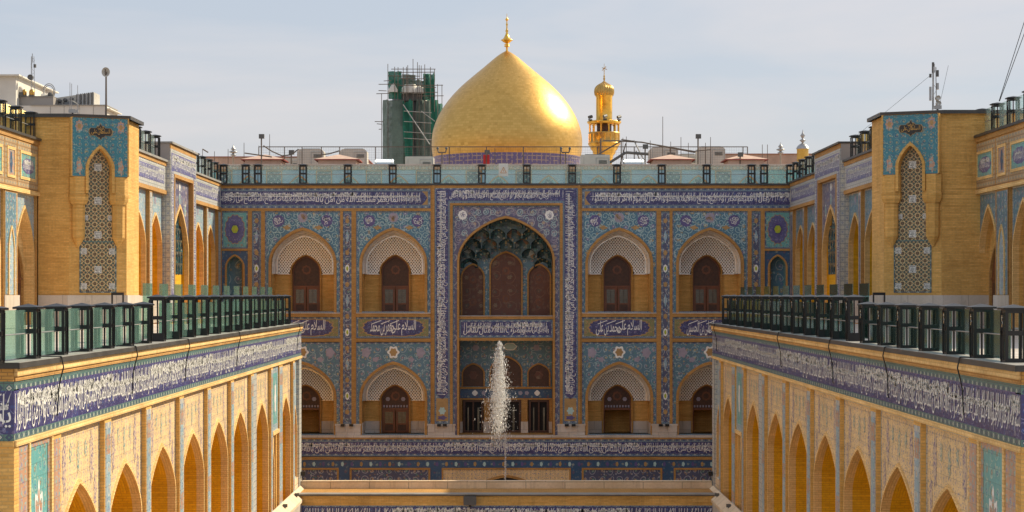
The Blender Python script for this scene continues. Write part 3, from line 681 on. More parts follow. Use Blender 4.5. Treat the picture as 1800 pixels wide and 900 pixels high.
# central portal
mb = MB(FF); P1 = .10
mb.rect(U(764), U(1016), Z(357), Z(331), .03+P1, 'pbord'); mb.box(U(764), U(1016), -.1, .02+P1, Z(331), 6.72, 'brick_tr')
mb.rect(U(766.5), U(1013.5), Z(353), Z(333), .036+P1, 'navy')
band_text(mb, U(790), U(990), Z(352.5), Z(333.5), .042+P1, 'white', seed=5, dens=1.1)
for x0, x1 in ((764, 791), (989, 1016)):
    mb.rect(U(x0), U(x1), Z(745), Z(357), .03+P1, 'pbord'); c0, c1 = U(x0+3), U(x1-3); c = (c0+c1)/2
    mb.rect(c0, c1, Z(740), Z(700), .036+P1, 'ochre'); mb.poly([(c0, .036+P1, Z(353)), (c1, .036+P1, Z(353)), (c1, .036+P1, Z(692)), (c, .036+P1, Z(702)), (c0, .036+P1, Z(692))], 'navy')
    band_text(mb, Z(694), Z(336), c0+.03, c1-.03, .042+P1, 'white', rot=True, seed=x0 % 7, dens=1.1)
    mb.lobed(c, Z(722), .2, .22, 6, .15, .042+P1, 'cyan'); mb.lobed(c, Z(734), .26, .12, 5, .2, .044+P1, 'violet')
mb.build('portal_inscription', fac)
mb = MB(FF)
for x0, x1 in ((791, 796), (984, 989)): mb.box(U(x0), U(x1), -.1, .07+P1, Z(745), Z(357), 'brick_tr')
mb.box(U(796), U(984), -.1, .07+P1, Z(361), Z(357), 'brick_tr')
for x0, x1 in ((760, 764), (1016, 1020)): mb.box(U(x0), U(x1), -.1, .08+P1, Z(745), 6.72, 'brick_tr')
uc = U(889.5); a = 2.88; zs = Z(458); r = Z(383.5)-zs; zb = Z(557); zg = Z(765)
mb.ring(uc, a, zs, r, zg, .13, -.4, .06+P1, 'brick_tr')
mb.box(uc-a, uc+a, -2.5, .03, Z(561), Z(556), 'brick_tr'); mb.box(uc-a, uc+a, -2.5, .06, Z(556), Z(555), 'marble'); mb.box(uc-a, uc+a, -.35, .02, Z(599), Z(594), 'brick_tr')
mb.build('portal_framing', fac)
mb = MB(FF)
mb.spandrel(uc, a+.13, zs, r+.15, U(796), U(984), Z(361), zg, .02, 'purple'); mb.box(U(796), U(984), .022, .028, Z(361)-.09, Z(361), 'pbord'); mb.box(U(796), U(796)+.09, .022, .028, zg, Z(361)-.09, 'pbord'); mb.box(U(984)-.09, U(984), .022, .028, zg, Z(361)-.09, 'pbord')
rd = random.Random(4)
def okp(x, z):
    if not (U(800) < x < U(980) and z < Z(365)): return False
    dx = abs(x-uc)/(a+.25)
    return z > zs+(r+.3)*(1-min(1, dx)**PE[0])**PE[1] and z > Z(440)
for gx in range(-7, 8):
    for gz in range(6):
        x = uc+gx*.42; z = Z(367)-.2-gz*.42
        if okp(x, z): mb.spiral(x, z, .22, 1.5, 1 if gx > 0 else -1, rd.random()*6, .032, .028, rd.choice(('lilac', 'cyan', 'lilac')), okp)
for sg in (-1, 1): mb.lobed(uc+sg*2.67, Z(378), .27, .29, 8, .06, .034, 'white'); [mb.spiral(uc+sg*2.67+rd.uniform(-.1, .1), Z(378)+rd.uniform(-.1, .1), .1, 1, 1, rd.random()*6, .02, .04, 'navy2') for q in range(5)]
mb.build('portal_spandrel', fac)
DB = -2.5; mb = MB(FF)
mb.reveal(uc, a, zs, r, zb, -1.0, -.4, 'brick_dark')
for sg in (-1, 1):
    mb.poly([(uc+sg*a, -.4, zg), (uc+sg*a, DB, zg), (uc+sg*a, DB, zs), (uc+sg*a, -.4, zs)], 'brick_dark')
mb.rect(uc-a, uc+a, zb, zs+1.0, DB, 'teal2'); mb.box(uc-a, uc+a, DB-.2, DB-.1, zs+1.0, zs+r, 'muq')
mb.box(uc-a-.3, uc+a+.3, DB, -1.0, zs+r-.02, zs+r+.3, 'brick_dark')
nich = mb.build('portal_niche', fac)
for cx, aa, yt, ys in ((831.5, .66, 465, 486), (889, .95, 443, 468), (946.5, .66, 465, 486)):
    c = (cx-889)/SC*1.035+uc
    mb = MB(FF); mb.ring(c, aa, Z(ys), Z(yt)-Z(ys), zb, .10, DB, DB+.16, 'brick_tr'); mb.fill(c, aa, Z(ys), Z(yt)-Z(ys), zb, DB+.01, 'woodpanel')
    for zz in (.28, .72):
        zq = zb+(Z(yt)-zb)*zz; mb.lobed(c, zq, .24, .24, 8, .14, DB+.02, 'wood'); mb.lobed(c, zq, .13, .13, 8, .14, DB+.025, 'woodpanel', 24)
    mb.build('arched_panel', nich)
mb = MB(FF)       # muqarnas vault
for k in range(7):
    z0 = Z(470)+k*.60; wf = DB+.30+k*.42; h = .64
    dx = max(0, min(1, ((z0+.1-zs)/r))); hw = a*(max(0, 1-dx**1.786))**.82 if dx > 0 else a
    if hw < .25: break
    n = max(1, round(2*hw/.95)); 
    if k % 2 == n % 2 and n > 1: n -= 1
    cw = 2*hw/n
    for i in range(n):
        c = uc-hw+cw*(i+.5); ha = cw*.46
        if z0 < 2.5 and abs(c-uc) < 1.2: continue
        A1 = [(-ha, z0)]+arch(ha, z0+h*.35, h*.6, 5)+[(ha, z0)]; A2 = [(x*.25, z0+(z-z0)*.3) for x, z in A1]
        mb.loft(c, A1, wf, A2, wf-.34, 'muqb' if (i+k) % 2 else 'muq', 3); mb.spandrel(c, ha, z0+h*.35, h*.6, c-cw/2, c+cw/2, z0+h+.02, z0, wf, 'muq')
        mb.poly([(c+x*.25, wf-.335, z0+(z-z0)*.3) for x, z in A1], 'muqb')
    mb.box(uc-hw, uc+hw, wf-.32, wf+.02, z0+h, z0+h+.03, 'muq') if z0 > 2.2 else None
mb.build('muqarnas_vault', nich)
mb = MB(FF); c0, c1 = Z(593.5), Z(561.5)
mb.rect(uc-a, uc+a, c0, c1, -.02, 'pbord'); mb.rect(uc-a+.1, uc+a-.1, c0+.14, c1-.14, -.014, 'navy'); band_text(mb, uc-a+.25, uc+a-.25, c0+.16, c1-.16, -.008, 'white', seed=8, dens=1.2)
mb.build('portal_balcony_band', fac)
mb = MB(FF); D2 = -2.2       # ground-floor wall of the portal
mb.rect(uc-a, uc+a, Z(684), Z(596), D2, 'teal2'); mb.box(uc-a, uc+a, D2, D2+.1, Z(686.5), Z(683), 'brick_tr'); mb.rect(uc-a, uc+a, Z(703), Z(686), D2+.02, 'bluedot'); mb.box(uc-a, uc+a, D2, D2+.1, Z(706), Z(703), 'brick_tr')
for dx in (-1.95, 1.95): mb.lobed(uc+dx, Z(694), .17, .17, 4, .1, D2+.03, 'white', 16)
for dx in (-1.4, 1.3, .9): mb.lobed(uc+dx, Z(694), .13, .13, 5, .1, D2+.03, 'lilac', 16)
mb.lobed(uc+.25, Z(611), .42, .24, 6, .06, D2+.03, 'white'); mb.lobed(uc+.25, Z(611), .36, .19, 6, .06, D2+.04, 'cyan')
for dx in (-1.9, 1.9): mb.lobed(uc+dx, Z(613), .2, .2, 6, .1, D2+.03, 'lilac', 24)
for x0, x1 in ((850, 861), (917, 928), (806, 811), (967, 972)): mb.box(U(x0), U(x1), D2-.1, D2+.16, Z(745), Z(706), 'brick_tr'); mb.box(U(x0)-.03, U(x1)+.03, D2-.1, D2+.2, zg, Z(745), 'marble')
low = mb.build('portal_ground_wall', fac)
for cx, aa, yt, ys in ((831.5, .64, 643, 659), (889, .95, 630, 655), (946.5, .64, 643, 659)):
    c = (cx-889)/SC*1.02+uc
    mb = MB(FF); mb.ring(c, aa, Z(ys), Z(yt)-Z(ys), Z(682), .09, D2, D2+.12, 'brick_tr'); mb.fill(c, aa, Z(ys), Z(yt)-Z(ys), Z(682), D2+.02, 'wood_d')
    mb.lobed(c, Z(662), .26, .26, 6, .1, D2+.04, 'woodpanel'); mb.build('arched_window', low)
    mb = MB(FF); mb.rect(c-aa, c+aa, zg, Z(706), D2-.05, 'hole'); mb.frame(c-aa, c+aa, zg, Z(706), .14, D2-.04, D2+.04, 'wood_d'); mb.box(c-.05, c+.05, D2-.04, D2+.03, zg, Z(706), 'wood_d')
    mb.box(c-aa*.5-.04, c-aa*.5+.04, D2-.04, D2+.02, zg, Z(720), 'pane'); mb.box(c+aa*.5-.06, c+aa*.5+.06, D2-.04, D2+.02, zg, Z(720), 'pane'); mb.build('portal_door', low)
# lower storey below the gallery
mb = MB(FF); w = .5; E0, E1 = -17.5, 17.5
mb.box(E0, E1, -.1, w+.06, Z(768), Z(764.5), 'marble'); mb.box(E0, E1, -.1, w+.04, Z(771), Z(768), 'brick_tr'); mb.rect(E0, E1, Z(801), Z(771), w, 'pbord'); mb.box(E0, E1, 0, w+.03, Z(807), Z(802), 'brick_tr'); mb.rect(E0, E1, GZ, Z(807), w, 'bluedot')
for i in range(60): mb.lobed(-17+i*.58, Z(814.5), .09, .14, 5, .12, w+.01, ('cyan', 'violet', 'ochre')[i % 3], 16)
for x0, x1, m in ((440, 597, 'salmon'), (616, 757, 'salmon'), (777, 1003, 'pale_tile'), (1022, 1163, 'salmon'), (1183, 1330, 'salmon')):
    if m != 'pale_tile': mb.frame(U(x0), U(x1), GZ+.3, Z(821), .12, w, w+.05, 'brick_tr'); mb.rect(U(x0), U(x1), GZ+.3, Z(821), w+.006, 'purple' if 0 else 'pier')
    else:
        mb.box(U(x0), U(x1), w, w+.05, Z(824), Z(821), 'brick_tr'); mb.box(U(x0), U(x0)+.1, w, w+.05, GZ, Z(824), 'brick_tr'); mb.box(U(x1)-.1, U(x1), w, w+.05, GZ, Z(824), 'brick_tr')
        mb.spandrel(uc, 2.25, Z(870), Z(836)-Z(870), U(x0)+.1, U(x1)-.1, Z(824), GZ, w+.01, 'cream'); mb.ring(uc, 2.1, Z(870), Z(837.5)-Z(870), GZ, .14, w-.1, w+.08, 'brick_tr')
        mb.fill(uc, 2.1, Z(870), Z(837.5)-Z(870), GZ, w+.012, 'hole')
mb.build('ground_storey_tiles', fac)
mb = MB(FF); mb.rect(E0, E1, Z(796.5), Z(776), w+.006, 'navy'); band_text(mb, E0, E1, Z(796), Z(776.5), w+.012, 'white', seed=2, dens=1.0); mb.build('inscription_band', fac)
for px in (603, 618, 772, 782, 996, 1008, 1161, 1172): mb = MB(FF); mb.box(U(px)-.12, U(px)+.12, .1, .35, Z(749), Z(745), 'black'); mb.build('floodlight', fac)

PE[:] = [1.15, .60]
# ================================================================== wings
class WF:
    def __init__(s, side, X, ky=1.0, b=0.0):
        s.side = side; s.X = X; s.ky = ky; s.b = b
        s.fr = F((-X, 0, 0), (0, 1, 0)) if side < 0 else F((X, 0, 0), (0, -1, 0))
    def y(s, Y): return (Y*s.ky+s.b)*(1 if s.side < 0 else -1)
    def iv(s, a, b_): return tuple(sorted((s.y(a), s.y(b_))))
def wbox(mb, w, a, b_, w0, w1, z0, z1, m): i0, i1 = w.iv(a, b_); mb.box(i0, i1, w0, w1, z0, z1, m)
def wrect(mb, w, a, b_, z0, z1, wo, m): i0, i1 = w.iv(a, b_); mb.rect(i0, i1, z0, z1, wo, m)
def arcade_bay(root, w, y0, y1, zb, zt, za, zs, tile, rec=-.16, depth=-1.9, ringt=.13, motif=None, inner='brick_bounce'):
    i0, i1 = w.iv(y0, y1); c = (i0+i1)/2; a = (i1-i0)/2-ringt-.06
    mb = MB(w.fr); mb.spandrel(c, a+ringt, zs, za-zs+ringt, i0, i1, zt, zb, rec, tile)
    mb.frame(i0, i1, zb, zt, .07, rec, rec+.012, 'lbord')
    if motif == 'vase':
        for dx, dz, ru, rz, m in ((0, -.75, .09, .36, 'cyanish'), (-.62, -.85, .12, .62, 'lilacish'), (.62, -.85, .12, .62, 'lilacish'), (-.8, -1.75, .10, .45, 'lilacish'), (.8, -1.75, .10, .45, 'lilacish'), (-.34, -.6, .08, .22, 'tq'), (.34, -.6, .08, .22, 'tq')):
            mb.lobed(c+dx*(i1-i0)/2, zt+dz, ru*1.6, rz, 7, .16, rec+.006, {'cyanish': 'vaset', 'lilacish': 'vasem', 'tq': 'vaset'}[m], 32)
    elif motif: mb.lobed(c, zt-.35, .25, .22, 6, .12, rec+.008, motif, 24)
    mb.build('tile_spandrel', root)
    mb = MB(w.fr); mb.ring(c, a, zs, za-zs, zb, ringt, rec-.2, rec+.05, 'brick_pale'); mb.build('arch_edging', root)
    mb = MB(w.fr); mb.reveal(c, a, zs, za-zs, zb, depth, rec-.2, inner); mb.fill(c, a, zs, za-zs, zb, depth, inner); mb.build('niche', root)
g = G('vase_motif_tile'); x, y = g.uv(); dd, cc = g.voro(g.vec(x, y), 13); M['vasem'] = g.fin(g.mix(dd.lt(.42), (.55, .42, .30, 1), (.17, .13, .24, 1)), .5)
g = G('teal_motif_tile'); x, y = g.uv(); dd, cc = g.voro(g.vec(x, y), 13); M['vaset'] = g.fin(g.mix(dd.lt(.42), (.55, .46, .30, 1), (.13, .27, .28, 1)), .5)

def near_wing(side):
    w = WF(-1, 10.0) if side < 0 else WF(1, 10.05, 1.0277, -2.6)
    sx = side; X = w.X
    Y0, Y1 = abs(w.y(39.3)), abs(w.y(94.4)); root = thing('terrace_arcade', ('sunlit cream and gold arcade of tall pointed niches along the left of the court' if side < 0 else 'shaded arcade of tall pointed niches along the right of the court'), 'building', (sx*X, Y0, GZ), 'arcades carrying the terraces')
    mb = MB(); a0, a1 = sorted((sx*(X+2.0), sx*40)); mb.box(a0, a1, Y0+.3, Y1-.1, GZ, -1.52, 'brick')
    a0, a1 = sorted((sx*(X+.3), sx*40)); mb.box(a0, a1, Y0+.3, Y1+.0, -1.53, -1.42, 'marble')
    a0, a1 = sorted((sx*(X+.02), sx*(X+2.1))); mb.box(a0, a1, Y1-.5, Y1, GZ, -1.55, 'brick')
    mb.build('terrace_slab', root)
    mb = MB(w.fr); wbox(mb, w, 39.3-.12, 94.5, -.75, .14, -1.50, -1.385, 'coping'); wbox(mb, w, 39.3-.12, 94.5, -.75, .13, -1.385, -1.375, 'coping_p')
    a0, a1 = sorted((sx*(X+.7), sx*40)); mb.fr = w.fr; mb.build('coping', root)
    mb = MB(w.fr); wbox(mb, w, 39.3, 94.4, -.5, .07, -1.66, -1.50, 'brick_pale'); wbox(mb, w, 39.3, 94.4, -.5, .03, -1.76, -1.66, 'brick_tr')
    wbox(mb, w, 39.3, 94.4, -.5, 0, -1.93, -1.76, 'gbord'); wbox(mb, w, 39.3, 94.4, -.5, -.004, -1.955, -1.93, 'violet'); wbox(mb, w, 39.3, 94.4, -.5, -.01, -2.83, -1.955, 'navy')
    wbox(mb, w, 39.3, 94.4, -.5, 0, -2.97, -2.83, 'gbord'); wbox(mb, w, 39.3, 94.4, -.5, .05, -3.09, -2.97, 'brick_pale'); mb.build('cornice_bands', root)
    mb = MB(w.fr); i0, i1 = w.iv(39.35, 94.35); band_text(mb, i0, i1, -2.81, -1.97, 0, 'white', seed=1 if side < 0 else 6, dens=1.15, off=.002); mb.build('inscription_band', root)
    wall = MB(w.fr)
    wbox(wall, w, 39.3, 39.66, -.5, 0, GZ, -3.09, 'brick'); wbox(wall, w, 39.66, 40.5, -.5, -.02, GZ, -3.09, 'salmon'); wbox(wall, w, 40.5, 40.62, -.5, .02, GZ, -3.09, 'brick_pale')
    wbox(wall, w, 40.62, 42.5, -.5, -.05, GZ, -3.09, 'tealp'); wbox(wall, w, 42.5, 42.66, -.5, .02, GZ, -3.09, 'brick_pale')
    c = w.y(41.56); wall.frame(*w.iv(40.62, 42.5), GZ, -3.09, .14, -.05, -.03, 'salmon')
    for rr, zz, m in ((1.0, .0, 'white'), (.82, 0, 'salmon'), (.5, 0, 'white'), (.36, 0, 'yellow')): wall.lobed(c, -5.05, .40*rr, .95*rr, 8, .16, -.044+(1-rr)*.02, m)
    def pier(a_, b_):
        wbox(wall, w, a_, b_, -.4, 0, GZ, -3.09, 'brick'); wrect(wall, w, a_+.07, b_-.07, GZ, -3.2, .006, 'lbord'); wrect(wall, w, a_+.17, b_-.17, GZ, -3.35, .010, 'pale_tile'); 
        for k in range(3): i0, i1 = w.iv(a_+.17, b_-.17); wall.rect(i0, i1, -4.0-k*2.6, -3.5-k*2.6, .012, 'salmon'); 
    wbox(wall, w, 42.66, 43.45, -.4, 0, GZ, -3.09, 'brick'); wrect(wall, w, 42.75, 43.35, GZ, -3.2, .006, 'salmon')
    ps = [(43.45+5.52*i, 48.15+5.52*i) for i in range(6)]
    for i, (p, q) in enumerate(ps):
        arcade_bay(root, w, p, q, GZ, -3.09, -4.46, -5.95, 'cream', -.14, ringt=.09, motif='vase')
        if i < 5: pier(q, ps[i+1][0])
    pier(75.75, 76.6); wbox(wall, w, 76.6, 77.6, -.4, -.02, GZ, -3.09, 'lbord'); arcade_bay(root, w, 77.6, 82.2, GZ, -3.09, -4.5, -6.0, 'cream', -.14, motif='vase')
    pier(82.2, 82.9); wbox(wall, w, 82.9, 85.2, -.6, -.06, -5.9, -3.09, 'pale_tile'); i0, i1 = w.iv(83.3, 84.8); wall.rect(i0, i1, -5.6, -3.4, -.05, 'tealp'); wall.lobed((i0+i1)/2, -4.5, .3, .7, 8, .15, -.04, 'white')
    wbox(wall, w, 82.9, 85.2, -.5, .02, -6.05, -5.9, 'brick_pale'); arcade_bay(root, w, 83.3, 84.9, GZ, -6.05, -6.8, -7.6, 'brick_pale', -.2); wbox(wall, w, 82.9, 83.3, -.5, -.1, GZ, -6.05, 'brick'); wbox(wall, w, 84.9, 85.2, -.5, -.1, GZ, -6.05, 'brick')
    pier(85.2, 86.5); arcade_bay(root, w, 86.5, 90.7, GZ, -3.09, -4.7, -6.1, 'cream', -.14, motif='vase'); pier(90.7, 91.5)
    arcade_bay(root, w, 91.5, 93.4, -8.8, -3.09, -5.4, -6.6, 'pale_tile', -.14); wbox(wall, w, 91.5, 93.4, -.5, -.05, GZ, -8.8, 'stone'); wbox(wall, w, 93.4, 94.4, -.5, 0, GZ, -3.09, 'lbord')
    wall.build('pier_wall', root)
    mb = MB(w.fr); wbox(mb, w, 39.3, 94.0, 0, .42, -9.75, -9.62, 'stone'); wbox(mb, w, 39.3, 94.0, 0, .36, GZ, -9.75, 'marble'); i0, i1 = w.iv(39.3, 94.0)
    mb.poly([(i0, .42, -9.62), (i1, .42, -9.62), (i1, 0, -9.25), (i0, 0, -9.25)], 'stone'); mb.build('stone_plinth', root)
    # end face towards the camera
    fr = F((sx*X, Y0, 0), (1, 0, 0)); mb = MB(fr)
    def fb(u0, u1, w0, w1, z0, z1, m): a_, b_ = sorted((sx*u0, sx*u1)); mb.box(a_, b_, w0, w1+.012, z0, z1, m)
    fb(-.12, 12, -.4, .12, -1.50, -1.38, 'coping'); fb(0.004, 12, -.4, .05, -1.76, -1.50, 'brick_dark'); fb(0.004, 12, -.4, 0, -1.95, -1.76, 'gbord'); fb(.004, 12, -.4, -.004, -2.84, -1.95, 'navy'); fb(.004, 12, -.4, 0, -2.98, -2.84, 'gbord'); fb(.004, 12, -.4, .04, -3.09, -2.98, 'brick')
    fb(.004, .5, -.4, 0, GZ, -3.09, 'brick'); fb(.5, 3.2, -.4, -.02, GZ, -3.3, 'salmon'); fb(.5, 12, -.4, -.01, -3.3, -3.09, 'brick'); fb(3.2, 12, -.4, 0, GZ, -3.3, 'brick')
    a_, b_ = sorted((sx*.06, sx*11)); band_text(mb, a_, b_, -2.82, -1.97, .014, 'white', seed=4, dens=.7); mb.build('end_wall', root)
    return w
wl = near_wing(-1); wr = near_wing(1)

def upper_wing(side):
    w = WF(side, 17.55 if side < 0 else 17.45); sx = side; X = w.X; ye = 119.0
    ys = 88.2 if side < 0 else 86.0
    root = thing('upper_arcade', ('bright upper arcade with a raised pointed portal between the left brick tower and the facade' if side < 0 else 'shaded upper arcade with a raised pointed portal between the right brick tower and the facade'), 'building', (sx*X, ys, GZ), 'upper arcades beside the facade')
    TB = -1.40
    mb = MB(); a0, a1 = sorted((sx*(X+1.9), sx*(X+9))); mb.box(a0, a1, ys, ye+1, GZ, 6.7, 'brick'); a0, a1 = sorted((sx*(X+.05), sx*(X+1.9))); mb.box(a0, a1, ys, ye, 6.3, 6.7, 'render'); mb.box(a0, a1, 94.6, ye-.1, GZ, TB, 'brick'); mb.build('main_block', root)
    for p, q in ((ys, 99.75), (107.85, 119.0)):
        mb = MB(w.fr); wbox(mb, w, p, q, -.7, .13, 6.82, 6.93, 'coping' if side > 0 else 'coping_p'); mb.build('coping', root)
    wall = MB(w.fr)
    for p, q, n in ((ys, 99.7, 0), (107.9, 118.95, 1)):
        wbox(wall, w, p, q, -.4, .04, 6.62, 6.82, 'brick_tr'); wbox(wall, w, p, q, -.4, 0, 5.36, 6.62, 'lbord'); wbox(wall, w, p, q, -.4, .06, 5.16, 5.36, 'brick_tr')
        i0, i1 = w.iv(p+.25, q-.5); wall.rect(i0, i1, 5.68, 6.42, .008, 'navy2'); band_text(wall, i0+.1, i1-.1, 5.70, 6.40, .014, 'white', seed=n+4, dens=1.1)
    def pier(a_, b_):
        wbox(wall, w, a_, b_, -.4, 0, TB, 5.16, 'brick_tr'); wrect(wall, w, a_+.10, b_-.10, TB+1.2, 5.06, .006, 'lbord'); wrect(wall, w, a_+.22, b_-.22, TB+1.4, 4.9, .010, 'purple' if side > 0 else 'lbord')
    pier(ys, ys+.5); wbox(wall, w, ys+.5, 90.1, -.5, -.08, 2.4, 5.16, 'pale_tile'); wbox(wall, w, ys+.5, 90.1, -.5, -.02, 2.25, 2.4, 'brick_pale'); wbox(wall, w, ys+.5, 90.1, -.6, -.35, TB, 2.25, 'brick_dark')
    pier(90.1, 90.95)
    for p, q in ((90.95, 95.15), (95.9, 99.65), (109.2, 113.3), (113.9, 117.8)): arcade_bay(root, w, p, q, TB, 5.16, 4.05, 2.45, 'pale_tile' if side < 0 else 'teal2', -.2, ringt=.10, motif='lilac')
    pier(95.15, 95.9); pier(107.9, 109.2); pier(113.3, 113.9); pier(117.8, 118.95); wall.build('pier_wall', root)
    # raised portal
    mb = MB(w.fr); w0 = .25
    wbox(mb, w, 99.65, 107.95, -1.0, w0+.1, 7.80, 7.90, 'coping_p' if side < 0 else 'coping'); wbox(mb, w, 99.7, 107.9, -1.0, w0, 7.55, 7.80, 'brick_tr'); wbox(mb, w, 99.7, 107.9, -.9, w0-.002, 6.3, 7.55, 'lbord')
    wbox(mb, w, 99.7, 100.75, -.3, w0-.002, TB, 6.3, 'lbord'); wbox(mb, w, 106.85, 107.9, -.3, w0-.002, TB, 6.3, 'lbord'); wbox(mb, w, 100.75, 106.85, -.3, w0+.03, 6.12, 6.3, 'brick_tr'); wbox(mb, w, 100.75, 100.93, -.3, w0+.03, TB, 6.12, 'brick_tr'); wbox(mb, w, 106.67, 106.85, -.3, w0+.03, TB, 6.12, 'brick_tr')
    i0, i1 = w.iv(99.9, 107.7); mb.rect(i0, i1, 6.45, 7.35, w0+.006, 'navy2'); band_text(mb, i0+.05, i1-.05, 6.48, 7.32, w0+.012, 'white', seed=2, dens=1.1)
    for p, q in ((99.9, 100.6), (107.0, 107.7)): i0, i1 = w.iv(p, q); mb.rect(i0, i1, TB+1.4, 6.45, w0+.006, 'navy2'); band_text(mb, TB+1.5, 6.4, i0, i1, w0+.012, 'white', rot=True, seed=3)
    yy = 99.7; wbox(mb, w, 99.69, 99.72, -1.4, .2, 6.95, 7.8, 'greywall'); wbox(mb, w, 107.5, 107.9, -1.4, -1.0, 6.7, 7.8, 'brick'); wbox(mb, w, 99.7, 107.9, -1.5, -1.0, 6.5, 7.8, 'brick')
    mb.build('portal_frame', root)
    arcade_bay(root, w, 100.95, 106.65, TB, 6.12, 4.65, 2.2, 'purple', 0.02, -.30, .16, 'white')
    i0, i1 = w.iv(101.2, 106.4); c = (i0+i1)/2
    for dx in (-1.7, 0, 1.7): mb = MB(w.fr); mb.lobed(c+dx, 5.1-abs(dx)*.3, .2, .36, 8, .1, .03, 'white', 24); mb.lobed(c+dx, 5.1-abs(dx)*.3, .13, .26, 8, .1, .035, 'tealp', 24); mb.build('medallion', root)
    mb = MB(w.fr)
    for k in range(6):
        z0 = 1.1+k*.62; wf = -.22+k*.012; hw = 2.35 if z0 < 2.3 else 2.35*(1-((z0-2.2)/2.45)**1.7)**.8; n = max(1, int(2*hw/.75)); cw = 2*hw/n
        for i in range(n):
            cc = c-hw+cw*(i+.5); ha = cw*.46; A1 = [(-ha, z0)]+arch(ha, z0+.2, .36, 5)+[(ha, z0)]
            mb.loft(cc, A1, wf, [(x*.25, z0+(z-z0)*.3) for x, z in A1], wf-.08, 'muq', 2); mb.spandrel(cc, ha, z0+.2, .36, cc-cw/2, cc+cw/2, z0+.62, z0, wf, 'muq')
    mb.build('muqarnas_vault', root)
    mb = MB(w.fr); wbox(mb, w, ys, 99.7, 0, .05, TB, TB+1.35, 'marble'); mb.build('stone_dado', root)
    return w
upper_wing(-1); upper_wing(1)

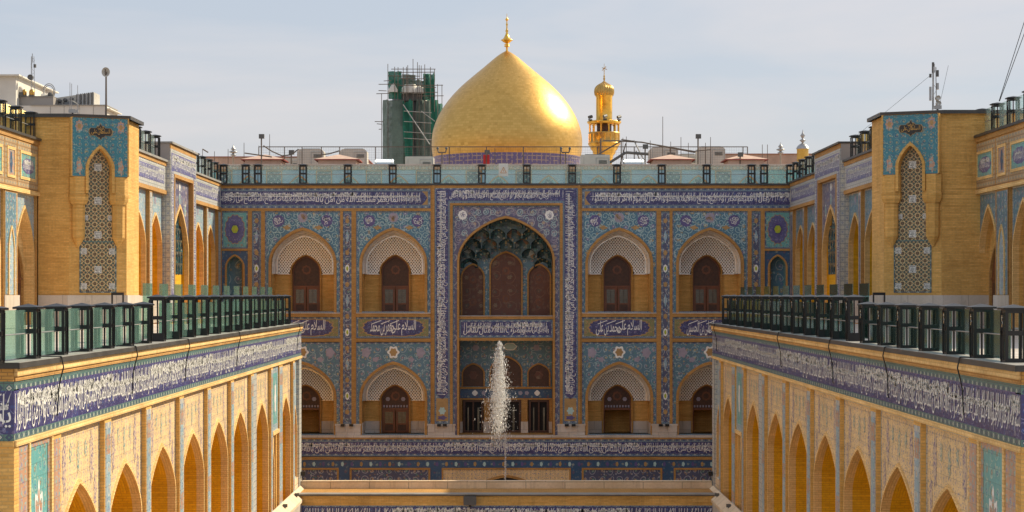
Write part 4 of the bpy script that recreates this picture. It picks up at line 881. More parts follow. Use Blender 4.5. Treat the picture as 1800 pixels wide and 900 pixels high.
def tower(side):
    k = 1.0 if side < 0 else .975; ky = 1.0 if side < 0 else .98; s = side
    Pm = lambda x, y: (s*x*k, y*ky)
    P0, P1, P2, P3, P4 = Pm(24, 86), Pm(19.45, 86), Pm(17.1, 87.1), Pm(17.1, 90.0), Pm(24, 90.0)
    root = thing('brick_tower', ('left brick tower with turquoise hood over strapwork, under the round white dish' if s < 0 else 'right brick tower with turquoise hood over strapwork, under the antenna mast'), 'tower', (P1[0], P1[1], -1.4), 'brick towers at the terrace corners')
    ring = [P0, P1, P2, P3, P4]
    if s > 0: ring = ring[::-1]
    mb = MB(); mb.prism(ring, -1.4, 7.9, 'brick'); mb.build('shaft', root)
    q = lambda p, d: p
    o1, o2, o3, o0, o4 = Pm(19.5, 85.82), Pm(16.9, 87.0), Pm(16.9, 90.2), Pm(24.1, 85.82), Pm(24.1, 90.2); rg = [o0, o1, o2, o3, o4]
    mb = MB(); mb.prism(rg if s < 0 else rg[::-1], 7.88, 8.04, 'coping'); mb.build('coping', root)
    # tiled face
    A, B = (P1, P2) if s < 0 else (P2, P1)
    fr = F((A[0], A[1], 0), (B[0]-A[0], B[1]-A[1], 0)); Ln = math.hypot(B[0]-A[0], B[1]-A[1]); c = Ln*.5 if s > 0 else Ln*.5
    zz = lambda y: (518-y)/39.3
    mb = MB(fr); hd = .42; ah = .52
    zsA, zrA = zz(296), zz(262)-zz(296)
    mb.spandrel(c, ah+.11, zsA, zrA+.12, .06, Ln-.06, zz(209), zz(311), hd, 'hood'); mb.reveal(c, ah+.11, zsA, zrA+.12, zz(311), 0.02, hd, 'brick'); mb.ring(c, ah, zsA, zrA, zz(340), .13, .02, hd+.05, 'brick')
    mb.box(.0, .06, 0, hd+.03, zz(311), 7.88, 'brick'); mb.box(Ln-.06, Ln, 0, hd+.03, zz(311), 7.88, 'brick'); mb.box(.06, Ln-.06, 0, hd+.03, zz(208), 7.88, 'brick_tr')
    for x0, x1 in ((.06, c-ah-.11), (c+ah+.11, Ln-.06)): mb.box(x0, x1, 0, hd-.01, zz(312.5), zz(311), 'brick_dark')
    for sg in (-1, 1):
        cu = c+sg*.93; mb.lobed(cu, zz(224), .16, .26, 8, .16, hd+.006, 'salmon', 32); mb.lobed(cu, zz(224), .08, .12, 6, .1, hd+.010, 'ochre', 20); mb.lobed(cu, zz(295), .12, .32, 5, .2, hd+.006, 'salmon', 32)
    mb.build('hood_tiles', root)
    mb = MB(fr); ec, ez = c+.02, zz(233)
    cross = [(-.50, -.06), (-.44, -.16), (-.20, -.16), (-.16, -.22), (-.06, -.24), (0, -.34), (.06, -.24), (.16, -.22), (.20, -.16), (.44, -.16), (.50, -.06), (.50, .06), (.44, .16), (.20, .16), (.16, .22), (.06, .24), (0, .36), (-.06, .24), (-.16, .22), (-.20, .16), (-.44, .16), (-.50, .06)]
    mb.poly([(ec+x, hd+.03, ez+z) for x, z in cross], 'blackg'); mb.poly([(ec+x*1.07, hd+.02, ez+z*1.07) for x, z in cross], 'ochre'); text(mb, "السلطان علی", ec-.42, ec+.42, ez-.13, ez+.13, hd+.036, 'goldtext'); text(mb, "الرضا", ec-.13, ec+.13, ez+.05, ez+.28, hd+.038, 'goldtext'); mb.build('emblem', root)
    # corbelled half columns
    for sg in (-1, 1):
        mb = MB(fr); cu = c+sg*.90
        def pil(z0, z1, h0, h1, d0, d1):
            mb.box(cu-h0, cu+h0, 0, d0, z0, z1, 'brick') if h0 == h1 else [mb.poly([(cu+x0*h0, y0*d0, z0), (cu+x1*h0, y1*d0, z0), (cu+x1*h1, y1*d1, z1), (cu+x0*h1, y0*d1, z1)], 'brick') for (x0, y0), (x1, y1) in zip(((-1, 0), (-1, .6), (-.5, 1), (.5, 1), (1, .6)), ((-1, .6), (-.5, 1), (.5, 1), (1, .6), (1, 0)))]
        hw = c-ah-.11-.06; hw = hw*.5 if hw*.5 > .3 else .36
        pil(zz(343), zz(312), .40, .41, hd, hd); pil(zz(352), zz(343), .41, .43, hd, hd+.03); pil(zz(360), zz(352), .34, .42, hd-.06, hd+.02); pil(zz(418), zz(360), .27, .28, .30, .32); pil(zz(436), zz(418), .04, .27, .04, .31)
        mb.build('half_column', root)
    mb = MB(fr); wa, wb = .60, .80
    mb.fill(c, ah, zz(300), zz(262)-zz(300), zz(312), .014, 'girih'); mb.poly([(c-.56, .014, zz(360)), (c+.56, .014, zz(360)), (c+ah, .014, zz(312)), (c-ah, .014, zz(312))], 'girih')
    mb.rect(c-.68, c+.68, zz(425), zz(360), .014, 'girih'); mb.rect(c-wb, c+wb, zz(513), zz(425), .014, 'girih')
    mb.frame(c-wb-.03, c+wb+.03, zz(514.5), zz(424), .05, .01, .03, 'gbord')
    def kufi(u, z, h):
        mb.box(u-h, u+h, .016, .020, z-h, z+h, 'white'); t = h*.13
        for x0, x1, z0, z1 in ((-.86, .86, .66, .82), (-.86, -.70, -.1, .82), (.66, .82, -.82, .5), (-.45, -.29, -.5, .45), (-.1, .06, -.82, .5), (.25, .41, -.5, .45), (-.86, .5, -.86, -.70), (-.86, -.2, -.38, -.22)): mb.box(u+x0*h, u+x1*h, .020, .024, z+z0*h, z+z1*h, 'blackg')
    for y in (294, 353, 413, 474): kufi(c, zz(y), .155)
    for sg in (-1, 1):
        for y in (442, 503): kufi(c+sg*.63, zz(y), .13)
        kufi(c+sg*.56, zz(383), .11)
    mb.build('strapwork_panel', root)
    mb = MB(); o1, o2, o3, o0, o4 = Pm(19.5, 85.9), Pm(17.04, 87.04), Pm(17.04, 90.05), Pm(24.1, 85.9), Pm(24.1, 90.05); rg = [o0, o1, o2, o3, o4]
    mb.prism(rg if s < 0 else rg[::-1], -1.4, -.02, 'marble'); mb.build('stone_base', root)
tower(-1); tower(1)

def outer_wing(side):
    w = WF(side, 20.8 if side < 0 else 20.5, 1.0 if side < 0 else .985); sx = side; X = w.X; TB = -1.4
    root = thing('outer_arcade', ('tiled arcade wall at the far left edge, beyond the sunlit brick tower' if side < 0 else 'tiled arcade wall at the far right edge, nearer than the brick tower'), 'building', (sx*X, 60, TB), 'outer arcade walls')
    mb = MB(); a0, a1 = sorted((sx*(X+1.9), sx*(X+12))); mb.box(a0, a1, abs(w.y(58)), abs(w.y(86.5)), GZ, 6.85, 'brick'); mb.build('main_block', root)
    mb = MB(w.fr); wbox(mb, w, 58, 86.5, -2, .14, 6.82, 6.93, 'coping'); mb.build('coping', root)
    wall = MB(w.fr); wbox(wall, w, 58, 86.5, -.4, .05, 6.62, 6.82, 'brick_tr'); wbox(wall, w, 58, 86.5, -.4, 0, 4.55, 6.62, 'brick_pale' if 0 else 'brick_tr'); wbox(wall, w, 58, 86.5, -.4, .07, 4.38, 4.55, 'brick_pale')
    for p in (82.3, 76.6, 70.9, 65.2):
        q = p+3.5
        i0, i1 = w.iv(p, q); wall.frame(i0, i1, 4.6, 6.55, .36, .0, .012, 'obord'); wall.frame(i0+.36, i1-.36, 4.96, 6.19, .12, .0, .05, 'brick_pale'); wall.rect(i0+.48, i1-.48, 5.08, 6.07, .02, 'tealp'); c = (i0+i1)/2
        wall.lobed(c, 5.57, 1.05, .34, 10, .05, .026, 'navy2'); band_text(wall, c-.85, c+.85, 5.30, 5.86, .03, 'white', seed=int(p), dens=.9)
        i0, i1 = w.iv(p-2.1, p-.15); wall.frame(i0, i1, 4.6, 6.55, .30, .0, .012, 'obord'); wall.rect(i0+.42, i1-.42, 5.0, 6.15, .02, 'salmon'); wall.frame(i0+.30, i1-.30, 4.92, 6.22, .12, 0, .05, 'brick_pale'); wall.lobed((i0+i1)/2, 5.57, .2, .45, 6, .12, .026, 'bluedot', 32)
        wbox(wall, w, p-2.2, p, -.4, 0, TB, 4.38, 'brick_tr'); i0, i1 = w.iv(p-2.0, p-.2); wall.rect(i0, i1, TB+1.4, 4.3, .008, 'teal2')
        cc = (i0+i1)/2; wall.ring(cc, .42, 1.9, .9, TB+1.4, .1, .0, .06, 'brick_pale'); wall.fill(cc, .42, 1.9, .9, TB+1.4, .012, 'pale_tile')
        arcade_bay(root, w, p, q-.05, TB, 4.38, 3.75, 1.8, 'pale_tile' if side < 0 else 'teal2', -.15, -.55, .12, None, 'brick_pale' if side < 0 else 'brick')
        i0, i1 = w.iv(p, q); c = (i0+i1)/2
        mb = MB(w.fr); mb.ring(c, .95, .8, 1.25, TB, .12, -.55, -.42, 'brick_tr'); mb.fill(c, .95, .8, 1.25, TB, -.53, 'wood'); d_ = mb.build('door', root)
        mb = MB(w.fr); mb.box(c-.9, c+.9, -.53, -.44, .65, .75, 'wood'); mb.box(c-.06, c+.06, -.53, -.46, TB, .65, 'wood'); mb.box(c-.75, c-.15, -.525, -.51, -.6, .5, 'wood_d'); mb.box(c+.15, c+.75, -.525, -.51, -.6, .5, 'wood_d'); mb.lobed(c, 1.1, .4, .4, 8, .1, -.52, 'wood_d'); mb.build('door_leaf', d_)
        wbox(wall, w, q-.05, q+.1, -.4, 0, TB, 4.38, 'brick_tr')
    wbox(wall, w, 85.7, 86.5, -.4, 0, TB, 4.38, 'brick_tr')
    wbox(wall, w, 58, 86.3, 0, .05, TB, TB+1.38, 'marble') if 0 else None
    for p in (82.3, 76.6, 70.9, 65.2): wbox(wall, w, p-2.2, p+.2, 0, .05, TB, TB+1.38, 'marble')
    wall.build('pier_wall', root)
outer_wing(-1); outer_wing(1)

# low gallery closing the court in front of the facade
low = thing('low_gallery', 'low brick gallery with a pale stone parapet crossing the court at the bottom', 'building', (0, 91, GZ))
mb = MB(); mb.box(-10.03, 10.08, 91.3, 94.6, GZ, -9.42, 'brick_dark'); mb.build('gallery_block', low)
mb = MB(); mb.box(-9.98, 10.0, 94.0, 94.35, -9.62, -9.05, 'stone'); mb.build('stone_parapet', low)
fr = F((0, 91, 0), (1, 0, 0)); mb = MB(fr); mb.box(-9.95, 10.0, -.5, .12, -9.42, -9.36, 'coping_p'); mb.box(-9.95, 10.0, -.5, .08, -9.46, -9.42, 'coping'); mb.build('ledge', low)
mb = MB(fr); mb.box(-9.95, 10.0, -.3, 0, -9.92, -9.46, 'brick'); mb.box(-9.95, 10, -.3, .0, GZ, -9.92, 'pbord'); mb.rect(-9.9, 9.95, -10.9, -9.98, .006, 'navy'); band_text(mb, -9.85, 9.9, -10.88, -10.0, .012, 'white', seed=7, dens=1.2); mb.build('inscription_band', low)

# ================================================================== railings of lantern posts and glass
def post_meshes(h, solid, t=.030):
    b = MB(); s = .185
    for x in (-s, s):
        for y_ in (-s, s): b.box(x-t, x+t, y_-t, y_+t, 0, h-.1, 'black')
    for z0, z1 in ((0, solid if solid else .07), (h*.47, h*.55), (h-.16, h-.09)):
        for x in (-s, s): b.box(x-.02, x+.02, -s, s, z0, z1, 'black')
        for y_ in (-s, s): b.box(-s, s, y_-.02, y_+.02, z0, z1, 'black')
    b.box(-.02, .02, -.02, .02, 0, h-.1, 'black')
    for x in (-s-.045, s+.045):
        for y_ in (-.13, .13): b.box(x-.012, x+.012, y_-.012, y_+.012, .05, h-.15, 'black')
    me = b.build('post'); c = MB()
    c.box(-.27, .27, -.27, .27, h-.09, h-.05, 'black')
    for i, (x0, y0, x1, y1) in enumerate(((-.29, -.29, .29, -.29), (.29, -.29, .29, .29), (.29, .29, -.29, .29), (-.29, .29, -.29, -.29))): c.poly([(x0, y0, h-.05), (x1, y1, h-.05), (0, 0, h+.02)], 'black')
    cap = c.build('post_cap'); g_ = MB()
    for x in (-s-.05,): g_.chain([(x, -.03+.03*math.sin(k), h-.2-k*.035) for k in range(8)], .014, 'chrome', 5)
    sp = g_.build('post_clip')
    cap.parent = me; sp.parent = me; return me
protos = {'short': post_meshes(1.16, 0), 'tall': post_meshes(1.36, .24), 'roof': post_meshes(1.22, 0, .024)}
used = set(); rp_ = random.Random(8)
def railing(label, group, posts, kind, d, gh, gap=.24, extra=None, tint='glass', z=None):
    """posts: world base points in order; d: unit direction along the run"""
    p0 = posts[0]; root = thing('glass_railing', label, 'railing', p0, group)
    for p in posts:
        pr = protos[kind]
        if kind not in used: o = pr; o.parent = root; used.add(kind)
        else: o = copytree(pr, root)
        o.location = Vector(p)-Vector(p0); o.rotation_euler = (rp_.uniform(-.006, .006), rp_.uniform(-.006, .006), rp_.uniform(-.03, .03))
    for a, b_ in zip(posts, posts[1:]):
        a = Vector(a); b_ = Vector(b_); dd = (b_-a).normalized(); nrm = dd.cross(Vector((0, 0, 1))); q0 = a+dd*gap; q1 = b_-dd*gap
        m = MB(); V = [q+nrm*o_+Vector((0, 0, zz)) for zz in (.04, gh) for q in (q0, q1) for o_ in (-.009, .009)]
        m.mesh(V, [(0, 2, 6, 4), (1, 3, 7, 5), (4, 5, 7, 6), (0, 1, 3, 2), (0, 1, 5, 4), (2, 3, 7, 6)], tint)
        m.build('glass_panel', root)
        if extra:
            n2 = nrm*extra[0]; mid = a.lerp(b_, .5); h0, h1 = extra[1], extra[2]; q0 = mid-dd*.75; q1 = mid+dd*.75
            m = MB(); V = [q+n2+nrm*o_+Vector((0, 0, zz)) for zz in (h0, h1) for q in (q0, q1) for o_ in (-.009, .009)]
            m.mesh(V, [(0, 2, 6, 4), (1, 3, 7, 5), (4, 5, 7, 6), (0, 1, 3, 2), (0, 1, 5, 4), (2, 3, 7, 6)], tint); m.build('glass_panel', root)
    m = MB()
    for a, b_ in zip(posts, posts[1:]): m.tube(Vector(a)+Vector((0, 0, gh*.52)), Vector(b_)+Vector((0, 0, gh*.52)), .018, 'steel')
    m.build('mid_rail', root); return root
zt = -1.375
for sx, X, off in ((-1, 10.0, 0), (1, 10.05, 0)):
    nm = 'left' if sx < 0 else 'right'; x = sx*(X+.28)
    y0 = 39.0 if sx < 0 else 39.4
    P = [(x, y0+2.62*i, zt) for i in range(7)]
    if sx < 0: P = [(x, 38.6, zt)]+P[1:]
    railing('black lantern-post railing with green glass, the shorter near half along the %s terrace edge' % nm, 'short railings at the terrace edge', P, 'short', None, 1.05)
    ys = P[-1][1]+2.3
    P = [(x, ys+2.75*i, zt) for i in range(13)]
    railing('taller lantern-post railing with glass standing above the posts, far half of the %s terrace' % nm, 'tall railings at the terrace edge', P, 'tall', None, 1.12, extra=(.55*sx, .05, 1.72))
RX = [431, 452.5, 532, 611, 690, 768, 847, 926, 1006, 1085, 1164, 1243, 1322, 1344]
railing('black framed glass railing along the facade roof under the golden dome', 'railings on the roofs', [(U(px), 119.3, 6.84) for px in [392]+RX+[1390]], 'roof', None, 1.14, tint='glass_clear')
for sx, X in ((-1, 17.55), (1, 17.45)):
    nm = 'left' if sx < 0 else 'right'; x = sx*(X+.35)
    railing('roof railing of the %s upper arcade between the brick tower and the raised portal' % nm, 'railings on the roofs', [(x, 88.2+2.6*i, 6.93) for i in range(5)], 'roof', None, 1.14, tint='glass_clear')
    railing('short roof railing of the %s upper arcade between the raised portal and the facade' % nm, 'railings on the roofs', [(x, 108.6+2.5*i, 6.93) for i in range(5)], 'roof', None, 1.14, tint='glass_clear')
    X = 20.8 if sx < 0 else 20.5; ky = 1 if sx < 0 else .985
    railing('roof railing of the outer arcade at the %s edge of the picture' % nm, 'railings on the roofs', [(sx*(X+.35), (86.0-2.62*i)*ky, 6.93) for i in range(8)], 'roof', None, 1.14, tint='glass_clear')
# warning sign on the glass
def at(px, py, Y): return ((px-890)/3400*Y, Y, (518-py)/3400*Y)
def sc_(Y): return Y/3400
b = MB(F((U(885), 119.2, 7.3), (1, 0, 0))); b.box(-.29, .29, 0, .02, 0, .78, 'signw')
b.ribbon([(-.18, .2), (0, .55), (.18, .2), (-.18, .2)], .035, .025, 'signo'); b.box(-.015, .015, .02, .03, .28, .42, 'signo')
single(b, 'warning_sign', 'white sheet with an orange warning triangle on the roof railing glass below the dome', 'sign', (U(885), 119.2, 7.3))

# tiled parapet wall on the roof
Y = 126.0; fr = F((0, Y, 0), (1, 0, 0)); rootp = thing('tiled_parapet', 'turquoise tiled roof wall with small arches seen through the facade roof glass', 'wall', (0, Y, 6.7)); k = Y/3400
u0, u1 = (372-890)*k, (1402-890)*k; b = MB(fr); b.box(u0, u1, -.5, 0, 6.6, 8.45, 'tealp'); b.box(u0-.1, u1+.1, -.6, .1, 8.15, 8.42, 'obord'); b.box(u0-.1, u1+.1, -.6, .12, 8.42, 8.5, 'marble'); b.build('wall', rootp)
b = MB(fr); p = u0+.3; i = 0
while p < u1-3:
    b.frame(p, p+1.05, 6.7, 8.1, .07, .0, .03, 'ochre'); b.rect(p+.07, p+.98, 6.7, 8.03, .01, 'gbord'); c = p+2.15
    b.rect(p+1.1, p+3.2, 6.65, 8.1, .006, 'cyan' if 0 else 'tqt'); b.ring(c, .72, 6.85, .85, 6.6, .10, 0, .04, 'ochre'); b.fill(c, .72, 6.85, .85, 6.6, .014, 'tealp'); b.lobed(c, 7.2, .3, .34, 6, .12, .02, 'gbord'); p += 3.25
g = G('bright_turquoise_tile'); x, y = g.uv(); M['tqt'] = g.fin(g.mix(g.noise(g.vec(x, y), 4, 4, .7), (.14, .31, .44, 1), (.32, .48, .52, 1)), .35)
b.build('arch_tiles', rootp)

# ================================================================== golden dome
Y = 190.0; k = Y/3400; dc = at(891, 518, Y)
dome = thing('golden_dome', 'large pointed onion dome of gold plates with a tall gilt finial', 'dome', (dc[0], Y, 5)); zq = lambda y: (518-y)*k
pr = [(128.5, 277), (129.5, 273), (130.6, 266), (131.2, 256), (131, 246), (129.6, 234), (126.5, 222), (122, 210), (116, 198), (108.5, 186), (99.5, 174), (89, 162), (77.5, 150.5), (65, 139.5), (52, 128.5), (40, 118.5), (29, 109), (19, 100.5), (10, 94), (3, 90)]
def smooth(pr, n=4):
    o = []
    for i in range(len(pr)-1):
        p0, p1, p2, p3 = pr[max(0, i-1)], pr[i], pr[i+1], pr[min(len(pr)-1, i+2)]
        for j in range(n):
            t = j/n; o.append(tuple(.5*((2*b_)+(-a+c)*t+(2*a-5*b_+4*c-d_)*t*t+(-a+3*b_-3*c+d_)*t**3) for a, b_, c, d_ in zip(p0, p1, p2, p3)))
    return o+[pr[-1]]
b = MB(); b.lathe((dc[0], Y, 0), [(r*k*1.008, zq(y)) for r, y in smooth(pr, 3)], 'gold', 96); b.build('dome_shell', dome)
b = MB(); b.lathe((dc[0], Y, 0), [(128*k, 4.0), (128*k, zq(279)), (129.5*k, zq(278)), (129.5*k, zq(276)), (126*k, zq(275))], 'drum', 96); b.build('drum', dome)
b = MB(); b.lathe((dc[0], Y, 0), [(r*k, zq(y)) for r, y in ((2.4, 91), (1.8, 88), (1.7, 83), (4.6, 82), (4.8, 80.6), (2, 80), (4.8, 79), (4.6, 78), (1.8, 77), (3.5, 75.5), (7.4, 73.5), (8, 72), (10.6, 71), (10.2, 70), (7, 68.5), (4.6, 65), (2.8, 61), (1.6, 57), (2.9, 54.5), (1.5, 52), (1.1, 46), (1.9, 43), (1, 40.5), (.9, 37), (2.6, 35.3), (2.8, 33.8), (1.4, 32), (.5, 31), (.35, 24))], 'gold2', 20); b.build('finial', dome)
# gilt minaret
Y = 200.0; k = Y/3400; mc = at(1062, 518, Y); zq = lambda y: (518-y)*k
mi = thing('golden_minaret', 'slender gilt minaret with an arcaded balcony beside the dome', 'minaret', (mc[0], Y, 5))
c0 = (mc[0], Y, 0)
b = MB(); b.lathe(c0, [(13*k, 4), (13*k, zq(285)), (15*k, zq(276)), (16, zq(276)) if 0 else (16*k, zq(273)), (19*k, zq(270)), (19.5*k, zq(266)), (23*k, zq(262)), (23.5*k, zq(258)), (26.6*k, zq(255)), (27.6*k, zq(252))], 'gold2', 32, True, 16, .05); b.build('corbel', mi)
b = MB(); b.lathe(c0, [(27.6*k, zq(252)), (26.6*k, zq(250)), (26.4*k, zq(236)), (27.6*k, zq(235)), (27.6*k, zq(233)), (20*k, zq(233)), (14*k, zq(233))], 'copper', 40)
for i in range(16): t = 2*math.pi*i/16; b.tube((c0[0]+26.5*k*math.cos(t), Y+26.5*k*math.sin(t), zq(251)), (c0[0]+26.5*k*math.cos(t), Y+26.5*k*math.sin(t), zq(236)), .06, 'gold2', 6)
b.build('balcony', mi)
b = MB()
for i in range(12):
    t = 2*math.pi*(i+.5)/12; x, y = c0[0]+26*k*math.cos(t), Y+26*k*math.sin(t); b.tube((x, y, zq(234)), (x, y, zq(219)), .08, 'gold2', 6)
    t2 = 2*math.pi*(i+1.5)/12; x2, y2 = c0[0]+26*k*math.cos(t2), Y+26*k*math.sin(t2); P_ = []
    for j in range(7): f = j/6; P_.append((x+(x2-x)*f, y+(y2-y)*f, zq(223)+.30*math.sin(math.pi*f)**.6))
    for (p, q) in zip(P_, P_[1:]): b.poly([p, q, (q[0], q[1], zq(217)), (p[0], p[1], zq(217))], 'copper')
b.build('arcade', mi)
b = MB(); b.lathe(c0, [(14*k, zq(219)), (27*k, zq(219)), (28.5*k, zq(217.5)), (30*k, zq(216)), (30*k, zq(213.5)), (28*k, zq(213)), (14*k, zq(211))], 'gold2', 40); b.build('canopy', mi)
b = MB(); b.lathe(c0, [(13*k, zq(234)), (13*k, zq(219))], 'wood_d', 24); b.lathe(c0, [(14.4*k, zq(213)), (14.6*k, zq(211)), (14.2*k, zq(209)), (14.2*k, zq(171)), (15.4*k, zq(169.5)), (15.4*k, zq(168))], 'gold2', 40); b.build('shaft', mi)
b = MB(); b.lathe(c0, [(r*k, zq(y)) for r, y in smooth([(14.5, 168), (15.4, 165), (15.7, 160), (14.8, 155), (12.2, 151), (8.5, 148), (4.5, 145.5), (1.6, 143)], 3)], 'copper', 96, True, 24, .13); b.build('ribbed_cap', mi)
b = MB(); b.lathe(c0, [(r*k, zq(y)) for r, y in ((1.6, 144), (1, 141), (2, 138.5), (1, 136), (1.7, 134), (.7, 132), (.5, 126), (1.1, 124.5), (.4, 123), (.35, 112))], 'copper', 12)
b.ribbon if 0 else None; b.tube((c0[0]-.22, Y, zq(119)), (c0[0]+.28, Y, zq(122)), .04, 'copper', 5); b.tube((c0[0]-.2, Y, zq(124)), (c0[0]+.2, Y, zq(117)), .04, 'copper', 5); b.build('finial', mi)
for i in range(3):
    t = R((210, 270, 330)[i]); b = MB(); x, y = c0[0]+29*k*math.cos(t), Y+29*k*math.sin(t); b.box(x-.2, x+.2, y-.2, y+.2, zq(213), zq(213)+.12, 'grill'); b.tube((x-.15, y-.1, zq(213)+.3), (x+.18, y+.1, zq(213)+.42), .17, 'grill', 8); b.build('floodlight', mi)

# ================================================================== scaffolded tower
Y = 212.0; k = Y/3400; X_ = lambda px: (px-890)*k; zq = lambda y: (518-y)*k
sf = thing('scaffolded_tower', 'tower wrapped in green netting and scaffold poles to the left of the dome', 'tower', (X_(722), Y, 5)); rd = random.Random(11)
b = MB(); b.lathe((X_(722), Y+1.5, 0), [(36*k, 4), (34*k, zq(170)), (22*k, zq(166)), (16*k, zq(150)), (0, zq(145))], 'grill', 24); b.build('tower_core', sf)
def net(x0, x1, y0, y1, wv, m, yy, jag=0, n=10, dy=0.0):
    b = MB(); V = []; nz_ = 8
    for i in range(n+1):
        for j in range(nz_+1):
            f, h = i/n, j/nz_; z = zq(y0)+(zq(y1)-zq(y0))*h
            if j == nz_: z -= jag*rd.random()
            V.append((X_(x0)+(X_(x1)-X_(x0))*f+rd.uniform(-.03, .03), yy+dy*f+wv*math.sin(f*9+h*5+rd.random()*.8)+rd.uniform(-.05, .05), z))
    b.mesh(V, [(i*(nz_+1)+j, (i+1)*(nz_+1)+j, (i+1)*(nz_+1)+j+1, i*(nz_+1)+j+1) for i in range(n) for j in range(nz_)], m, True); b.build('debris_net', sf)
net(708, 768, 300, 172, .1, 'netg', Y+.6, .3, 10, .2); net(690, 762, 176, 134, .1, 'netg', Y+1.6, .6, 10, .2); net(673, 682, 300, 176, .05, 'netg', Y-.4, .1, 4, -1.2); net(682, 711, 300, 178, .06, 'netg', Y-1.7, .1, 8, -.3); net(710, 728, 300, 178, .22, 'net', Y-2.1, .4, 8, .1); net(733, 745, 300, 176, .1, 'netg', Y-1.6, .1, 6, .2)
net(744, 758, 300, 178, .18, 'netg', Y-1.9, .2, 6, .3); net(752, 771, 245, 176, .18, 'net', Y-1.4, .1, 6, .5); net(765, 778, 260, 180, .15, 'net', Y-.9, .3, 5, 1.2)
net(684, 707, 176, 127, .14, 'net', Y-1.2, .1, 8, 0); net(708, 731, 150, 131, .1, 'netg', Y-1.0, .2, 6, 0); net(745, 756, 178, 125, .15, 'net', Y-1.2, 2.0, 6, .1); net(755, 765, 178, 128, .12, 'net', Y-.8, .5, 5, .3)
b = MB(); b.box(X_(706), X_(748), Y-.9, Y+3, zq(178), zq(163), 'grill'); b.build('platform_boards', sf)
b = MB(); b.lathe((X_(722), Y-.4, zq(166)), [(1.0, 0), (.95, .5), (.5, 1.1), (0, 1.3)], 'whitewall', 12, True, 5, .15); b.lathe((X_(693), Y-1.5, zq(165)), [(.5, 0), (.45, .3), (.2, .8), (0, 1.0)], 'whitewall', 8, True, 3, .2); b.lathe((X_(738), Y-.6, zq(166)), [(.7, 0), (.6, .6), (0, .9)], 'whitewall', 10, True, 4, .2); b.build('tarpaulin', sf)
def pole(p, q, r=.036, m='rust'): b = MB(); b.tube(p, q, r, m, 6); b.build('scaffold_pole', sf)
for px, t0, b0 in ((673, 168, 300), (684, 116, 300), (696, 121, 180), (701, 122, 180), (711, 122, 180), (716, 121, 180), (719, 119, 180), (728, 108, 300), (735, 113, 180), (738, 118, 300), (742, 119, 180), (748, 117, 178), (758, 122, 300), (765, 125, 200), (771, 152, 220), (778, 152, 220), (748, 180, 300), (712, 180, 300)):
    yy = Y-2.35+rd.random()*.5; pole((X_(px), yy, zq(b0)), (X_(px)+rd.uniform(-.04, .04), yy, zq(t0)))
for px, t0 in ((690, 126), (705, 124), (724, 120), (745, 122), (752, 124), (761, 127)): pole((X_(px), Y+3, zq(180)), (X_(px), Y+3, zq(t0)), .04)
for y_, a, c in ((126, 690, 767), (131, 705, 765), (138, 684, 740), (152, 668, 706), (154, 700, 780), (164, 668, 682), (168, 664, 688), (166, 705, 770), (172, 735, 781), (146, 677, 690), (143, 705, 750), (158, 740, 768), (217, 661, 676), (222, 665, 674), (230, 668, 673)): yy = Y-2.5+rd.random()*.4; pole((X_(a), yy, zq(y_+rd.uniform(-1, 1))), (X_(c), yy, zq(y_)), .04)
for y_ in (199, 217, 235, 246): pole((X_(712), Y-2.5, zq(y_)), (X_(760), Y-2.5, zq(y_+3)), .045, 'steel')
pole((X_(711), Y-2.7, zq(188)), (X_(757), Y-2.7, zq(257)), .06, 'steel'); pole((X_(742), Y-2.6, zq(199)), (X_(766), Y-2.6, zq(217)), .04, 'steel')

# ================================================================== things on the roofs
b = MB(); Y = 155; k = Y/3400; b.box((355-890)*k, (640-890)*k, Y, Y+10, 5, (518-276)*k, 'render'); b.box((352-890)*k, (643-890)*k, Y-.1, Y+10.1, (518-276)*k, (518-275)*k, 'redtrim'); single(b, 'roof_block', 'long flat pink plaster roof block behind the left half of the facade roof', 'building', ((497-890)*k, Y, 5), 'plaster roof blocks')
b = MB(); b.box((1250-890)*k, (1436-890)*k, Y, Y+10, 5, (518-271)*k, 'render'); b.box((1248-890)*k, (1440-890)*k, Y-.1, Y+10.1, (518-271)*k, (518-270)*k, 'redtrim'); single(b, 'roof_block', 'long flat pink plaster roof block behind the right end of the facade roof', 'building', ((1340-890)*k, Y, 5), 'plaster roof blocks')
Y = 134.0; k = Y/3400
for n, (a, c) in enumerate(((424, 500), (553, 632), (1142, 1222), (1274, 1350))):
    x0, x1 = (a-890)*k, (c-890)*k; cx = (x0+x1)/2; h = (x1-x0)/2; ze = (518-281.5)*k; r_ = thing('skylight_kiosk', ('leftmost pink roof kiosk with a shallow pyramid lid, in front of the long pink block', 'second pink roof kiosk from the left, in front of the cooling units', 'pink roof kiosk just right of the gilt minaret', 'rightmost pink roof kiosk, left of the pointed finials')[n], 'kiosk', (cx, Y, 7), 'pink roof kiosks')
    b = MB(F((cx, Y, 0), (1, 0, 0))); b.box(-h+.25, h-.25, -2*h, 0, 6.7, ze, 'render')
    for dx in (-h*.55, 0, h*.55): b.fill(dx, .42, ze-.85, .5, ze-1.6, .01, 'brick_dark'); b.ring(dx, .38, ze-.85, .45, ze-1.6, .06, .0, .03, 'render')
    b.build('body', r_); b = MB(); zp = (518-275)*k
    P_ = [(cx-h, Y-.2), (cx+h, Y-.2), (cx+h, Y+2*h-.2), (cx-h, Y+2*h-.2)]; b.prism(P_, ze, ze+.07, 'redtrim'); [b.poly([(P_[i][0], P_[i][1], ze+.07), (P_[(i+1) % 4][0], P_[(i+1) % 4][1], ze+.07), (cx, Y+h, zp+.25)], 'roofpink') for i in range(4)]; b.build('lid', r_)
